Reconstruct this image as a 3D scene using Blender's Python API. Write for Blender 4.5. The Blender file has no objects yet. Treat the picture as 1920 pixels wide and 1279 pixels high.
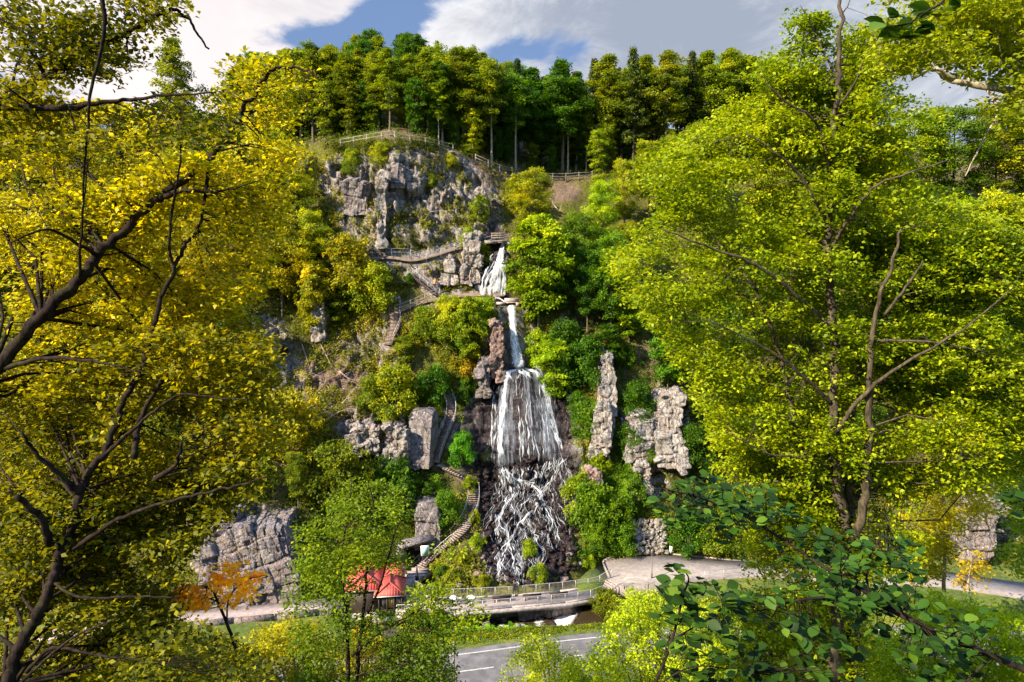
import bpy, math, random
import numpy as np
from mathutils import Vector, Matrix

# ------------------------------------------------------------------ camera, sky, sun, exposure
SC = bpy.context.scene
F = 1297.0; PITCH = math.radians(-6.0); CZ = 34.0
cam_d = bpy.data.cameras.new('camera'); cam = bpy.data.objects.new('camera', cam_d)
SC.collection.objects.link(cam); SC.camera = cam
cam.location = (0, 0, CZ); cam.rotation_euler = (math.pi/2 + PITCH, 0, 0)
cam_d.sensor_width = 36; cam_d.lens = 36*F/1920; cam_d.clip_end = 3000; cam_d.clip_start = 0.1
SUN_EL = math.radians(34); SUN_AZ = math.radians(-124)     # azimuth measured from +Y clockwise: from the left, a little behind the camera
sd = Vector((math.sin(SUN_AZ)*math.cos(SUN_EL), math.cos(SUN_AZ)*math.cos(SUN_EL), math.sin(SUN_EL)))
sun_d = bpy.data.lights.new('sun', 'SUN'); sun = bpy.data.objects.new('sun', sun_d); SC.collection.objects.link(sun)
sun_d.energy = 4.7; sun_d.angle = math.radians(0.6); sun_d.color = (1.0, 0.86, 0.64)
sun.rotation_euler = sd.to_track_quat('Z', 'Y').to_euler(); sun.location = (-60, -20, 90)
SC.view_settings.view_transform = 'Standard'; SC.view_settings.look = 'None'
SC.view_settings.exposure = 1.62; SC.view_settings.gamma = 1.0
SC.render.engine = 'CYCLES'
cy = SC.cycles
cy.max_bounces = 6; cy.diffuse_bounces = 4; cy.glossy_bounces = 2; cy.transmission_bounces = 4
cy.transparent_max_bounces = 24; cy.use_denoising = True; cy.use_adaptive_sampling = True
cy.adaptive_threshold = 0.02; cy.sample_clamp_indirect = 6; cy.caustics_reflective = False; cy.caustics_refractive = False
try: cy.denoiser = 'OPENIMAGEDENOISE'
except Exception: pass

class NT:
    """tiny node-tree helper"""
    def __init__(s, tree): s.t = tree; s.n = tree.nodes; s.l = tree.links
    def node(s, typ, **kw):
        n = s.n.new(typ)
        ins = kw.pop('ins', {})
        for k, v in kw.items(): setattr(n, k, v)
        for k, v in ins.items(): s.set(n.inputs[k], v)
        return n
    def set(s, sock, v):
        if isinstance(v, bpy.types.NodeSocket): s.l.new(v, sock)
        else: sock.default_value = v
    def math(s, op, a, b=0.0, clamp=False):
        n = s.n.new('ShaderNodeMath'); n.operation = op; n.use_clamp = clamp
        s.set(n.inputs[0], a); s.set(n.inputs[1], b); return n.outputs[0]
    def noise(s, vec, scale, detail=4, rough=.55, dist=0.0):
        n = s.node('ShaderNodeTexNoise', ins={'Scale': scale, 'Detail': detail, 'Roughness': rough, 'Distortion': dist})
        if vec is not None: s.l.new(vec, n.inputs['Vector'])
        return n.outputs['Fac']
    def mapr(s, v, a, b, c=0.0, d=1.0):
        n = s.node('ShaderNodeMapRange'); n.interpolation_type = 'SMOOTHSTEP'
        for i, x in enumerate((v, a, b, c, d)): s.set(n.inputs[i], x)
        return n.outputs[0]
    def mix(s, f, a, b, blend='MIX'):
        n = s.n.new('ShaderNodeMix'); n.data_type = 'RGBA'; n.blend_type = blend
        s.set(n.inputs[0], f); s.set(n.inputs[6], a); s.set(n.inputs[7], b); return n.outputs[2]
    def mapping(s, vec, scale=(1,1,1), rot=(0,0,0), loc=(0,0,0)):
        n = s.n.new('ShaderNodeMapping'); s.l.new(vec, n.inputs[0])
        n.inputs['Scale'].default_value = scale; n.inputs['Rotation'].default_value = rot; n.inputs['Location'].default_value = loc
        return n.outputs[0]
    def attr(s, name):
        n = s.n.new('ShaderNodeAttribute'); n.attribute_name = name; return n.outputs['Fac']
    def bump(s, h, strength=.5, dist=.1):
        n = s.node('ShaderNodeBump', ins={'Height': h, 'Strength': strength, 'Distance': dist}); return n.outputs[0]
def c4(c): return (c[0], c[1], c[2], 1.0)

world = bpy.data.worlds.new('World'); SC.world = world; world.use_nodes = True
w = NT(world.node_tree); w.n.clear()
wo = w.node('ShaderNodeOutputWorld'); bgn = w.node('ShaderNodeBackground')
sky = w.node('ShaderNodeTexSky'); sky.sky_type = 'NISHITA'; sky.sun_disc = False
sky.sun_elevation = SUN_EL; sky.sun_rotation = SUN_AZ; sky.air_density = 1.0; sky.dust_density = 0.6; sky.ozone_density = 2.5
tc = w.node('ShaderNodeTexCoord').outputs['Generated']
def dirblob(px, py, r0, r1, amp):
    d = Vector(((px-960)/F, math.cos(PITCH)-(639.5-py)/F*math.sin(PITCH), math.sin(PITCH)+(639.5-py)/F*math.cos(PITCH))).normalized()
    s_ = w.node('ShaderNodeVectorMath', operation='DISTANCE'); w.l.new(tcs, s_.inputs[0]); s_.inputs[1].default_value = (d.x, d.y, d.z*2.2)
    return w.mapr(s_.outputs['Value'], r0, r1, amp, 0.0)
tcs = w.mapping(tc, scale=(1, 1, 2.2))
n1 = w.noise(tcs, 4.2, 10, .62, .5); n2 = w.noise(w.mapping(tcs, loc=(3.1, .7, 1.9)), 11, 9, .65, .4)
dens = w.math('ADD', w.math('MULTIPLY', n1, .85), w.math('MULTIPLY', n2, .45)); dens = w.math('SUBTRACT', dens, .22)
for px, py, r0, r1, a in ((500, 20, .0, .22, .30), (850, 60, .0, .12, .22), (1150, 20, .05, .30, .30), (1450, 70, .05, .3, .3), (60, 120, .1, .6, .3), (1000,120,.0,.06,.12), (1800,40,.1,.5,.3)):
    dens = w.math('ADD', dens, dirblob(px, py, r0, r1, a))
for px, py, r0, r1, a in ((660, 75, .0, .12, .24), (740, 40, .0, .09, .18), (940, 95, .0, .08, .24), (1075, 95, .0, .10, .28), (560, 70, .0, .09, .24), (1000, 100, .0, .03, .2)):
    dens = w.math('SUBTRACT', dens, dirblob(px, py, r0, r1, a))
cov = w.mapr(dens, .46, .66)
shade = w.math('SUBTRACT', w.noise(w.mapping(tcs, loc=(1.0, 2.2, .35)), 6.5, 10, .68, .8), w.math('SUBTRACT', dirblob(760,110,.0,.2,.25), dirblob(1180, 40, .02, .22, .24)))
ccol = w.mix(w.mapr(w.math('ADD', shade, w.math('MULTIPLY', dens, .35)), (.50), 1.0), c4((.325, .335, .345)), c4((.13, .148, .185)))
warm = w.mix(dirblob(30, 130, .1, .75, 1.0), ccol, c4((.36, .325, .32)))
blue = w.mix(.82, w.mix(1.0, sky.outputs[0], c4((.075, .08, .1)), 'MULTIPLY'), c4((.060, .092, .155)))
final = w.mix(cov, blue, warm)
sz = w.node('ShaderNodeSeparateXYZ'); w.l.new(tc, sz.inputs[0])            # added fill light: sky boosted towards the zenith, above the picture
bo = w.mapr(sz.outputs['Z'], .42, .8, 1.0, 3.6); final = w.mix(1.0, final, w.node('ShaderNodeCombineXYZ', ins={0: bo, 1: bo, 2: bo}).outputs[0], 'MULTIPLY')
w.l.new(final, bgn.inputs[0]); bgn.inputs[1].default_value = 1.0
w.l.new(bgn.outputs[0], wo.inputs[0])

# ------------------------------------------------------------------ helpers
def ray(px, py):
    dx = (np.asarray(px, float)-960)/F; dz = (639.5-np.asarray(py, float))/F
    return dx, math.cos(PITCH)-dz*math.sin(PITCH), math.sin(PITCH)+dz*math.cos(PITCH)
def P(px, py, d):
    x, y, z = ray(px, py); t = np.asarray(d, float)/y
    return np.stack(np.broadcast_arrays(x*t, y*t, CZ+z*t), -1)
def PZ(px, py, z0):
    x, y, z = ray(px, py); t = (z0-CZ)/z
    return np.stack(np.broadcast_arrays(x*t, y*t, np.full_like(t*y, z0)), -1)

def h3(ix, iy, iz, seed=0):
    with np.errstate(over='ignore'):
        h = (ix.astype(np.int64)*374761393 + iy.astype(np.int64)*668265263 + iz.astype(np.int64)*2147483647 + seed*974711) & 0xffffffff
        h = ((h ^ (h >> 13))*1274126177) & 0xffffffff
        h = ((h ^ (h >> 16))*2246822519) & 0xffffffff
        return ((h ^ (h >> 15)) & 0xffffff)/float(0x1000000)
def vnoise(p, seed=0):
    i = np.floor(p).astype(np.int64); f = p-i; f = f*f*(3-2*f); o = 0
    for a in (0, 1):
        for b in (0, 1):
            for c in (0, 1):
                wt = (f[..., 0] if a else 1-f[..., 0])*(f[..., 1] if b else 1-f[..., 1])*(f[..., 2] if c else 1-f[..., 2])
                o = o+wt*h3(i[..., 0]+a, i[..., 1]+b, i[..., 2]+c, seed)
    return o
def fbm(p, oct=4, seed=0):
    s = 0; a = .5
    for k in range(oct): s = s+a*vnoise(p*(2.03**k)+k*17.3, seed+k); a *= .5
    return s
def voro(p, seed=0):
    i = np.floor(p).astype(np.int64); sh = p.shape[:-1]
    f1 = np.full(sh, 9.0); f2 = np.full(sh, 9.0); cr = np.zeros(sh); cp = np.zeros(p.shape)
    for a in (-1, 0, 1):
        for b in (-1, 0, 1):
            for c in (-1, 0, 1):
                j = i+np.array([a, b, c])
                q = j+np.stack([h3(j[..., 0], j[..., 1], j[..., 2], seed+k) for k in (1, 2, 3)], -1)
                d = np.linalg.norm(p-q, axis=-1); r = h3(j[..., 0], j[..., 1], j[..., 2], seed+7)
                m = d < f1; f2 = np.where(m, f1, np.minimum(f2, d)); f1 = np.where(m, d, f1); cr = np.where(m, r, cr)
                cp = np.where(m[..., None], q, cp)
    return f1, f2, cr, cp
def bricks(p, size, seed=0, jit=.5):
    """jointed blocks: courses of uneven height broken by staggered joints; returns a value per block and the closeness to a joint"""
    wob = (fbm(p*.9/size[0], 2, seed+50)-.42)[..., None]*np.array([.9, .9, .9])*jit
    q = p/np.array(size)+wob; r = np.floor(q[..., 2]+.35*h3(np.floor(q[..., 0]*.5).astype(int), np.zeros_like(q[..., 0], int), np.zeros_like(q[..., 0], int), seed))
    rz = q[..., 2]+.35*h3(np.floor(q[..., 0]*.5).astype(int), np.zeros_like(q[..., 0], int), np.zeros_like(q[..., 0], int), seed)-r
    ri = r.astype(int); sx = q[..., 0]+h3(ri, ri*0, ri*0, seed+1)*3; sy = q[..., 1]+h3(ri, ri*0+1, ri*0, seed+1)*3
    cx, cy2 = np.floor(sx), np.floor(sy); v = h3(cx.astype(int), cy2.astype(int), ri, seed+2); fx, fy = sx-cx, sy-cy2
    e = np.minimum(np.minimum(fx, 1-fx), np.minimum(rz, 1-rz)); tl = (fx-.5)*(h3(cx.astype(int), ri, cy2.astype(int), seed+3)-.5)+(rz-.5)*(h3(ri, cx.astype(int), cy2.astype(int), seed+4)-.4)
    return v+tl*.9, e
def sstep(a, b, x): t = np.clip((x-a)/(b-a), 0, 1); return t*t*(3-2*t)

COL = SC.collection
def mesh_np(name, V, loops, totals, mat=None, parent=None, attrs=None, smooth=False, mats=None, mi=None, uv=None):
    me = bpy.data.meshes.new(name)
    V = np.asarray(V, np.float32); loops = np.asarray(loops, np.int32).ravel(); totals = np.asarray(totals, np.int32)
    me.vertices.add(len(V)); me.vertices.foreach_set('co', V.ravel())
    me.loops.add(len(loops)); me.loops.foreach_set('vertex_index', loops)
    me.polygons.add(len(totals)); st = np.zeros(len(totals), np.int32); st[1:] = np.cumsum(totals)[:-1]
    me.polygons.foreach_set('loop_start', st); me.polygons.foreach_set('loop_total', totals)
    if smooth: me.polygons.foreach_set('use_smooth', np.ones(len(totals), bool))
    for k, (dom, arr) in (attrs or {}).items():
        at = me.attributes.new(k, 'FLOAT', dom); at.data.foreach_set('value', np.asarray(arr, np.float32))
    if uv is not None:
        u = me.uv_layers.new(name='uv'); u.data.foreach_set('uv', np.asarray(uv, np.float32).ravel())
    for m in (mats or ([mat] if mat else [])): me.materials.append(m)
    if mi is not None: me.polygons.foreach_set('material_index', np.asarray(mi, np.int32))
    me.update(calc_edges=True)
    o = bpy.data.objects.new(name, me); COL.objects.link(o)
    if parent is not None: o.parent = parent
    return o
def tag(o, label=None, cat=None, group=None, kind=None):
    if label: o['label'] = label
    if cat: o['category'] = cat
    if group: o['group'] = group
    if kind: o['kind'] = kind
    return o
def empty(name, loc=(0, 0, 0), rz=0.0):
    o = bpy.data.objects.new(name, None); o.empty_display_size = .3; COL.objects.link(o)
    o.location = loc; o.rotation_euler = (0, 0, rz); return o

class MB:
    """collects oriented boxes, tubes and polygons into one mesh"""
    def __init__(s): s.V = []; s.L = []; s.T = []; s.M = []; s.n = 0; s.UV = []
    def add(s, V, faces, m=0):
        V = np.asarray(V, float)
        for f in faces: s.L.extend([i+s.n for i in f]); s.T.append(len(f)); s.M.append(m)
        s.V.append(V); s.n += len(V)
    def box(s, c, size, rz=0.0, m=0, rx=0.0, ry=0.0):
        a = np.array([[-1,-1,-1],[1,-1,-1],[1,1,-1],[-1,1,-1],[-1,-1,1],[1,-1,1],[1,1,1],[-1,1,1]])*.5*np.array(size)
        R = np.array(Matrix.Rotation(rz, 3, 'Z') @ Matrix.Rotation(ry, 3, 'Y') @ Matrix.Rotation(rx, 3, 'X'))
        s.add(a@R.T+np.array(c), [(0,3,2,1),(4,5,6,7),(0,1,5,4),(1,2,6,5),(2,3,7,6),(3,0,4,7)], m)
    def bar(s, a, b, wd, ht, m=0, up=(0, 0, 1)):
        a = np.array(a, float); b = np.array(b, float); d = b-a; L = np.linalg.norm(d)
        if L < 1e-6: return
        d /= L; u = np.array(up, float); sx = np.cross(d, u); sx /= max(np.linalg.norm(sx), 1e-6); u = np.cross(sx, d)
        V = [p+sx*i*wd/2+u*j*ht/2 for p in (a, b) for i, j in ((-1,-1),(1,-1),(1,1),(-1,1))]
        s.add(V, [(0,1,2,3),(7,6,5,4),(0,4,5,1),(1,5,6,2),(2,6,7,3),(3,7,4,0)], m)
    def tube(s, pts, rad, sides=6, m=0, cap=True):
        pts = np.asarray(pts, float); n = len(pts); rad = np.broadcast_to(np.asarray(rad, float), (n,))
        d = np.gradient(pts, axis=0); d /= np.maximum(np.linalg.norm(d, axis=1), 1e-9)[:, None]
        ref = np.array([0, 0, 1.0]) if abs(d[:, 2]).mean() < .8 else np.array([1.0, .2, 0])
        sx = np.cross(d, ref); sx /= np.maximum(np.linalg.norm(sx, axis=1), 1e-9)[:, None]; sy = np.cross(d, sx)
        an = np.arange(sides)*2*math.pi/sides
        V = pts[:, None]+rad[:, None, None]*(np.cos(an)[None, :, None]*sx[:, None]+np.sin(an)[None, :, None]*sy[:, None])
        fs = []
        for i in range(n-1):
            for j in range(sides):
                k = (j+1) % sides; fs.append((i*sides+j, i*sides+k, (i+1)*sides+k, (i+1)*sides+j))
        if cap: fs.append(tuple(range(sides))[::-1]); fs.append(tuple((n-1)*sides+j for j in range(sides)))
        s.add(V.reshape(-1, 3), fs, m)
    def prism(s, poly, z0, z1, m=0):
        poly = [tuple(p[:2]) for p in poly]; n = len(poly)
        ar = sum(poly[i][0]*poly[(i+1) % n][1]-poly[(i+1) % n][0]*poly[i][1] for i in range(n))
        if ar < 0: poly = poly[::-1]
        V = [(x, y, z0) for x, y in poly]+[(x, y, z1) for x, y in poly]
        s.add(V, [tuple(range(n))[::-1], tuple(range(n, 2*n))]+[(i, (i+1) % n, n+(i+1) % n, n+i) for i in range(n)], m)
    def lathe(s, c, prof, sides=12, m=0):
        s.add([(c[0]+r*math.cos(a), c[1]+r*math.sin(a), c[2]+z) for r, z in prof for a in [2*math.pi*k/sides for k in range(sides)]],
              [(i*sides+j, i*sides+(j+1) % sides, (i+1)*sides+(j+1) % sides, (i+1)*sides+j) for i in range(len(prof)-1) for j in range(sides)]
              + [tuple(range(sides))[::-1], tuple((len(prof)-1)*sides+j for j in range(sides))], m)
    def build(s, name, mats, parent=None, smooth=False):
        if not isinstance(mats, (list, tuple)): mats = [mats]
        return mesh_np(name, np.concatenate(s.V), s.L, s.T, mats=mats, mi=s.M, parent=parent, smooth=smooth)

def catmull(pts, n=6):
    pts = np.asarray(pts, float); out = []
    Q = np.vstack([2*pts[0]-pts[1], pts, 2*pts[-1]-pts[-2]])
    for i in range(1, len(Q)-2):
        for t in np.linspace(0, 1, n, endpoint=False):
            out.append(.5*((2*Q[i])+(-Q[i-1]+Q[i+1])*t+(2*Q[i-1]-5*Q[i]+4*Q[i+1]-Q[i+2])*t*t+(-Q[i-1]+3*Q[i]-3*Q[i+1]+Q[i+2])*t**3))
    out.append(pts[-1]); return np.array(out)

# ------------------------------------------------------------------ materials
def mat(name):
    m = bpy.data.materials.new(name); m.use_nodes = True; t = NT(m.node_tree); t.n.clear()
    return m, t
def simple(name, col, rough=.6, metal=0.0, var=.25, scale=6.0, bump=.0, spec=.5):
    m, t = mat(name); o = t.node('ShaderNodeOutputMaterial'); b = t.node('ShaderNodeBsdfPrincipled')
    co = t.node('ShaderNodeTexCoord').outputs['Object']
    n = t.noise(co, scale, 6, .6)
    col2 = tuple(max(0, x*(1-var)) for x in col); col3 = tuple(min(1, x*(1+var)) for x in col)
    t.set(b.inputs['Base Color'], t.mix(t.mapr(n, .3, .7), c4(col2), c4(col3)))
    b.inputs['Roughness'].default_value = rough; b.inputs['Metallic'].default_value = metal; b.inputs['Specular IOR Level'].default_value = spec
    if bump: t.set(b.inputs['Normal'], t.bump(t.noise(co, scale*4, 5, .65), bump, .03))
    t.l.new(b.outputs[0], o.inputs[0]); return m

def leaf_mat(name, dark, mid, light, trans=.45, gloss=.25, accent=None):
    """dark/mid/light are the leaf colours picked by the per-leaf 'tint' value; the object's own colour multiplies them"""
    m, t = mat(name); o = t.node('ShaderNodeOutputMaterial')
    tint = t.attr('tint'); oi = t.node('ShaderNodeObjectInfo')
    c = t.mix(t.mapr(tint, .0, .5), c4(dark), c4(mid)); c = t.mix(t.mapr(tint, .5, 1.0), c, c4(light))
    if accent: c = t.mix(t.mapr(tint, 1.05, 1.1), c, c4(accent))
    c = t.mix(1.0, c, oi.outputs['Color'], 'MULTIPLY'); hs = t.node('ShaderNodeHueSaturation', ins={'Color': c}); t.set(hs.inputs['Value'], t.math('ADD', t.math('MULTIPLY', oi.outputs['Random'], .3), .88)); t.set(hs.inputs['Hue'], t.math('ADD', t.math('MULTIPLY', oi.outputs['Random'], .014), .497)); c = hs.outputs[0]
    b = t.node('ShaderNodeBsdfPrincipled', ins={'Roughness': .55}); b.inputs['Specular IOR Level'].default_value = gloss
    t.set(b.inputs['Base Color'], c)
    tr = t.node('ShaderNodeBsdfTranslucent'); t.set(tr.inputs[0], t.mix(1.0, c, c4((1.25, 1.15, .6)), 'MULTIPLY'))
    mx = t.node('ShaderNodeMixShader'); mx.inputs[0].default_value = trans
    t.l.new(b.outputs[0], mx.inputs[1]); t.l.new(tr.outputs[0], mx.inputs[2]); t.l.new(mx.outputs[0], o.inputs[0]); return m

M = {}
M['leaf_green'] = leaf_mat('leaf_green', (.034, .070, .003), (.13, .19, .004), (.33, .36, .006), trans=.5)
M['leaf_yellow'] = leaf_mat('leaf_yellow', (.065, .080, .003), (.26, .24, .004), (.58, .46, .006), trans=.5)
M['leaf_gold'] = leaf_mat('leaf_gold', (.06, .050, .004), (.19, .145, .005), (.40, .29, .014), accent=(.5, .10, .012))
M['leaf_near'] = leaf_mat('leaf_near', (.010, .026, .003), (.032, .075, .005), (.12, .19, .012), trans=.35, gloss=.18)
M['leaf_orange'] = leaf_mat('leaf_orange', (.30, .09, .006), (.52, .18, .008), (.62, .34, .012))
M['needle'] = leaf_mat('needle', (.020, .038, .006), (.05, .08, .008), (.11, .13, .012), trans=.2)
M['grass_blade'] = leaf_mat('grass_blade', (.10, .075, .02), (.15, .16, .012), (.26, .26, .02), trans=.35)

def bark_mat(name, a, b_, moss=.4):
    m, t = mat(name); o = t.node('ShaderNodeOutputMaterial'); b = t.node('ShaderNodeBsdfPrincipled', ins={'Roughness': .95, 'Specular IOR Level': .08})
    co = t.node('ShaderNodeTexCoord').outputs['Object']
    n = t.noise(t.mapping(co, scale=(6, 6, 1.5)), 1.6, 7, .65)
    n2 = t.noise(t.mapping(co, scale=(1, 1, 4)), 1.7, 5, .7)
    c = t.mix(t.mapr(n, .35, .65), c4(a), c4(b_)); c = t.mix(t.math('MULTIPLY', t.mapr(n2, .5, .62), moss), c, c4((.05, .06, .012)))
    t.set(b.inputs['Base Color'], c); t.set(b.inputs['Normal'], t.bump(n, .7, .04)); t.l.new(b.outputs[0], o.inputs[0]); return m
M['bark_dark'] = bark_mat('bark_dark', (.009, .006, .006), (.030, .020, .017), .3)
M['bark_grey'] = bark_mat('bark_grey', (.06, .05, .038), (.19, .155, .11))
M['bark_pale'] = bark_mat('bark_pale', (.22, .18, .14), (.42, .35, .26), .25)
M['dead_wood'] = bark_mat('dead_wood', (.22, .15, .12), (.42, .32, .26), .1)
M['bark_brown'] = bark_mat('bark_brown', (.05, .038, .025), (.13, .10, .07))

def rock_mat(name, terrain=False, base=((.13, .115, .115), (.31, .285, .27)), wetness=0.0, moss=.5):
    m, t = mat(name); o = t.node('ShaderNodeOutputMaterial'); b = t.node('ShaderNodeBsdfPrincipled')
    geo = t.node('ShaderNodeNewGeometry'); pos = geo.outputs['Position']
    n1 = t.noise(pos, .35, 8, .62, .4); n2 = t.noise(t.mapping(pos, scale=(1, 1, .45)), 1.7, 8, .68, .3); n3 = t.noise(pos, 7.0, 6, .7)
    vr = t.node('ShaderNodeTexVoronoi', feature='DISTANCE_TO_EDGE'); vr.inputs['Scale'].default_value = .9
    wv = t.node('ShaderNodeVectorMath', operation='ADD'); nn = t.node('ShaderNodeTexNoise', ins={'Scale': 1.3, 'Detail': 4.0})
    t.l.new(pos, nn.inputs['Vector']); t.l.new(t.mapping(pos, scale=(1, 1, .55)), wv.inputs[0]); t.l.new(nn.outputs['Color'], wv.inputs[1]); t.l.new(wv.outputs[0], vr.inputs['Vector'])
    crack = t.mapr(vr.outputs['Distance'], .0, .045)
    vr2 = t.node('ShaderNodeTexVoronoi', feature='DISTANCE_TO_EDGE'); vr2.inputs['Scale'].default_value = 2.6; t.l.new(wv.outputs[0], vr2.inputs['Vector'])
    crack2 = t.mapr(vr2.outputs['Distance'], .0, .05)
    rc = t.mix(t.mapr(n2, .3, .68), c4(base[0]), c4(base[1]))
    rc = t.mix(t.math('MULTIPLY', t.mapr(n1, .45, .65), .55), rc, c4((base[1][0]*.82, base[1][1]*.66, base[1][2]*.62)))     # pinkish iron bands
    rc = t.mix(t.mapr(t.noise(pos, 2.9, 5, .6), .60, .72), rc, c4((.42, .40, .375)) if not wetness else c4((.05, .037, .042)))                                     # pale lichen and fresh faces
    rc = t.mix(t.math('MULTIPLY', t.mapr(t.noise(pos, 1.1, 7, .7), .52, .62), moss), rc, c4((.15, .115, .018)))          # ochre moss
    ck = t.math('ADD', t.math('MULTIPLY', t.math('MULTIPLY', crack, t.math('ADD', t.math('MULTIPLY', crack2, .35), .65)), .8), .2)
    rc = t.mix(1.0, rc, t.node('ShaderNodeCombineXYZ', ins={0: ck, 1: ck, 2: ck}).outputs[0], 'MULTIPLY')
    hgt = t.math('ADD', t.math('ADD', t.math('MULTIPLY', n2, 1.2), t.math('MULTIPLY', n3, .3)), t.math('MULTIPLY', t.math('MULTIPLY', crack, crack2), .5))
    rough = .88
    if terrain or wetness: b.inputs['Specular IOR Level'].default_value = .22
    if terrain:
        wet = t.attr('wet'); rk = t.attr('rock'); soil = t.attr('soil')
        wc = t.mix(t.mapr(n2, .3, .7), c4((.006, .004, .005)), c4((.027, .017, .021)))
        rc = t.mix(wet, rc, wc)
        sp = t.node('ShaderNodeSeparateXYZ'); t.l.new(geo.outputs['Normal'], sp.inputs[0])
        flat = t.mapr(sp.outputs['Z'], .50, .85)
        veg = t.mix(t.mapr(n2, .35, .65), c4((.030, .042, .006)), c4((.105, .105, .014)))
        veg = t.mix(t.mapr(n3, .45, .7), veg, c4((.15, .12, .02)))
        veg = t.mix(soil, veg, t.mix(t.mapr(n3, .35, .65), c4((.10, .06, .045)), c4((.24, .165, .13))))
        f = t.math('SUBTRACT', t.math('ADD', rk, t.math('MULTIPLY', t.math('SUBTRACT', n2, .5), 1.5)), t.math('MULTIPLY', flat, t.math('SUBTRACT', .75, t.math('MULTIPLY', wet, .7))))
        f = t.math('SUBTRACT', f, t.math('MULTIPLY', t.mapr(t.noise(pos, .55, 6, .65), .47, .60), t.math('SUBTRACT', .5, t.math('MULTIPLY', wet, .62))))
        c = t.mix(t.mapr(f, .40, .56), veg, rc)
        t.set(b.inputs['Base Color'], c); t.set(b.inputs['Roughness'], t.math('SUBTRACT', .9, t.math('MULTIPLY', wet, .55)))
    else:
        t.set(b.inputs['Base Color'], rc); b.inputs['Roughness'].default_value = rough-wetness*.5
    t.set(b.inputs['Normal'], t.bump(hgt, .9, .16)); t.l.new(b.outputs[0], o.inputs[0]); return m
M['terrain'] = rock_mat('hill_ground', True)
M['rock'] = rock_mat('pale_rock', base=((.15, .135, .13), (.35, .32, .30)), moss=.45)
M['rock_grey'] = rock_mat('grey_rock', base=((.11, .095, .10), (.23, .20, .205)), moss=.35)
M['rock_wet'] = rock_mat('wet_rock', base=((.007, .0045, .006), (.030, .019, .024)), wetness=.6, moss=.1)
M['rock_pink'] = rock_mat('pink_rock', base=((.17, .11, .095), (.31, .215, .185)), moss=.35)
# ------------------------------------------------------------------ the hillside
COLS = {  # x of the column: (y, distance) pairs from the foot to the crest
 -900: [(1300,55),(1150,62),(1000,70),(850,78),(700,86),(560,94),(540,96),(430,106),(300,122)],
 -300: [(1230,59),(1110,66),(990,72),(870,79),(740,86),(600,94),(580,96),(420,106),(310,120)],
 0:    [(1190,63),(1085,70),(980,76),(880,82),(780,87),(640,94),(600,96),(440,106),(330,118)],
 250:  [(1160,65.5),(1070,70),(965,76),(865,81),(760,86),(620,92),(590,94),(420,104),(315,116)],
 400:  [(1150,67),(1060,69),(950,72),(850,80),(740,86),(620,91),(580,93),(400,102),(300,112)],
 560:  [(1140,69),(1060,71),(960,75),(860,80),(750,85),(620,91),(575,93),(400,99),(278,106)],
 620:  [(1130,70),(1060,73),(960,77),(860,81),(760,85),(620,91),(570,93),(400,97.5),(270,102.5)],
 700:  [(1100,73),(1030,77),(950,79),(860,82),(760,86),(620,90),(550,92),(400,95.5),(264,100)],
 740:  [(1080,75),(1010,78),(940,80),(860,82.5),(760,86),(620,90),(550,92.5),(400,95.5),(262,99.5)],
 800:  [(1066,75.5),(1010,78),(930,80.5),(860,83),(760,86),(620,90),(553,92.5),(400,96.5),(268,101)],
 860:  [(1100,71),(1020,76),(930,80),(850,83.5),(740,87),(610,90),(553,93),(430,97),(290,103)],
 900:  [(1105,70.8),(1010,77),(900,83),(800,86.5),(690,88.8),(578,90.5),(553,93),(450,96),(305,105)],
 960:  [(1113,70.5),(1000,78),(885,84.5),(785,87),(690,88.8),(576,90),(558,93.5),(457,95.5),(325,108)],
 1020: [(1111,70.8),(1000,78),(885,84),(780,87),(690,90),(576,92),(558,94.5),(457,98),(335,111)],
 1080: [(1090,73),(1000,77.5),(885,82),(780,86),(690,90),(600,93),(560,95.5),(450,101),(335,112)],
 1130: [(1052,77),(980,79.5),(885,82.5),(780,85.5),(690,89),(600,93),(560,95.5),(450,101),(333,112)],
 1250: [(1040,78),(960,80.5),(870,82.5),(780,86),(690,90),(600,94),(560,96),(450,102),(328,113)],
 1400: [(1054,77),(970,80),(870,84),(780,88),(690,92),(600,97),(560,99),(430,107),(320,118)],
 1700: [(1066,76),(980,80),(880,84),(780,89),(690,94),(590,100),(540,103),(420,113),(345,124)],
 2000: [(1095,73),(1000,77),(900,82),(790,88),(690,94),(600,101),(550,105),(430,114),(350,127)],
 2900: [(1180,66),(1040,73),(920,80),(820,86),(720,93),(620,101),(570,105),(440,118),(360,134)]}
CX = np.array(sorted(COLS)); 
def _base(px): return np.interp(px, CX, [COLS[c][0][0] for c in CX])
def _crest(px): return np.interp(px, CX, [COLS[c][-1][0] for c in CX])
def Dtab(px, py):
    px = np.asarray(px, float); py = np.asarray(py, float); px, py = np.broadcast_arrays(px, py)
    vals = []
    for c in CX:
        L = COLS[c][::-1]; ys = [a for a, _ in L]; ds = [b for _, b in L]
        v = np.interp(py, ys, ds)
        v = np.where(py > ys[-1], ds[-1]-(py-ys[-1])*.035, v); v = np.where(py < ys[0], ds[0]+(ys[0]-py)*.12, v)
        vals.append(v)
    vals = np.stack(vals, 0)
    k = np.clip(np.searchsorted(CX, px, side='right')-1, 0, len(CX)-2)
    f = (px-CX[k])/(CX[k+1]-CX[k]); f = np.clip(f, 0, 1); f = f*.4+.6*f*f*(3-2*f)
    a = np.take_along_axis(vals, k[None], 0)[0]; b = np.take_along_axis(vals, (k+1)[None], 0)[0]
    return a*(1-f)+b*f

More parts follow.
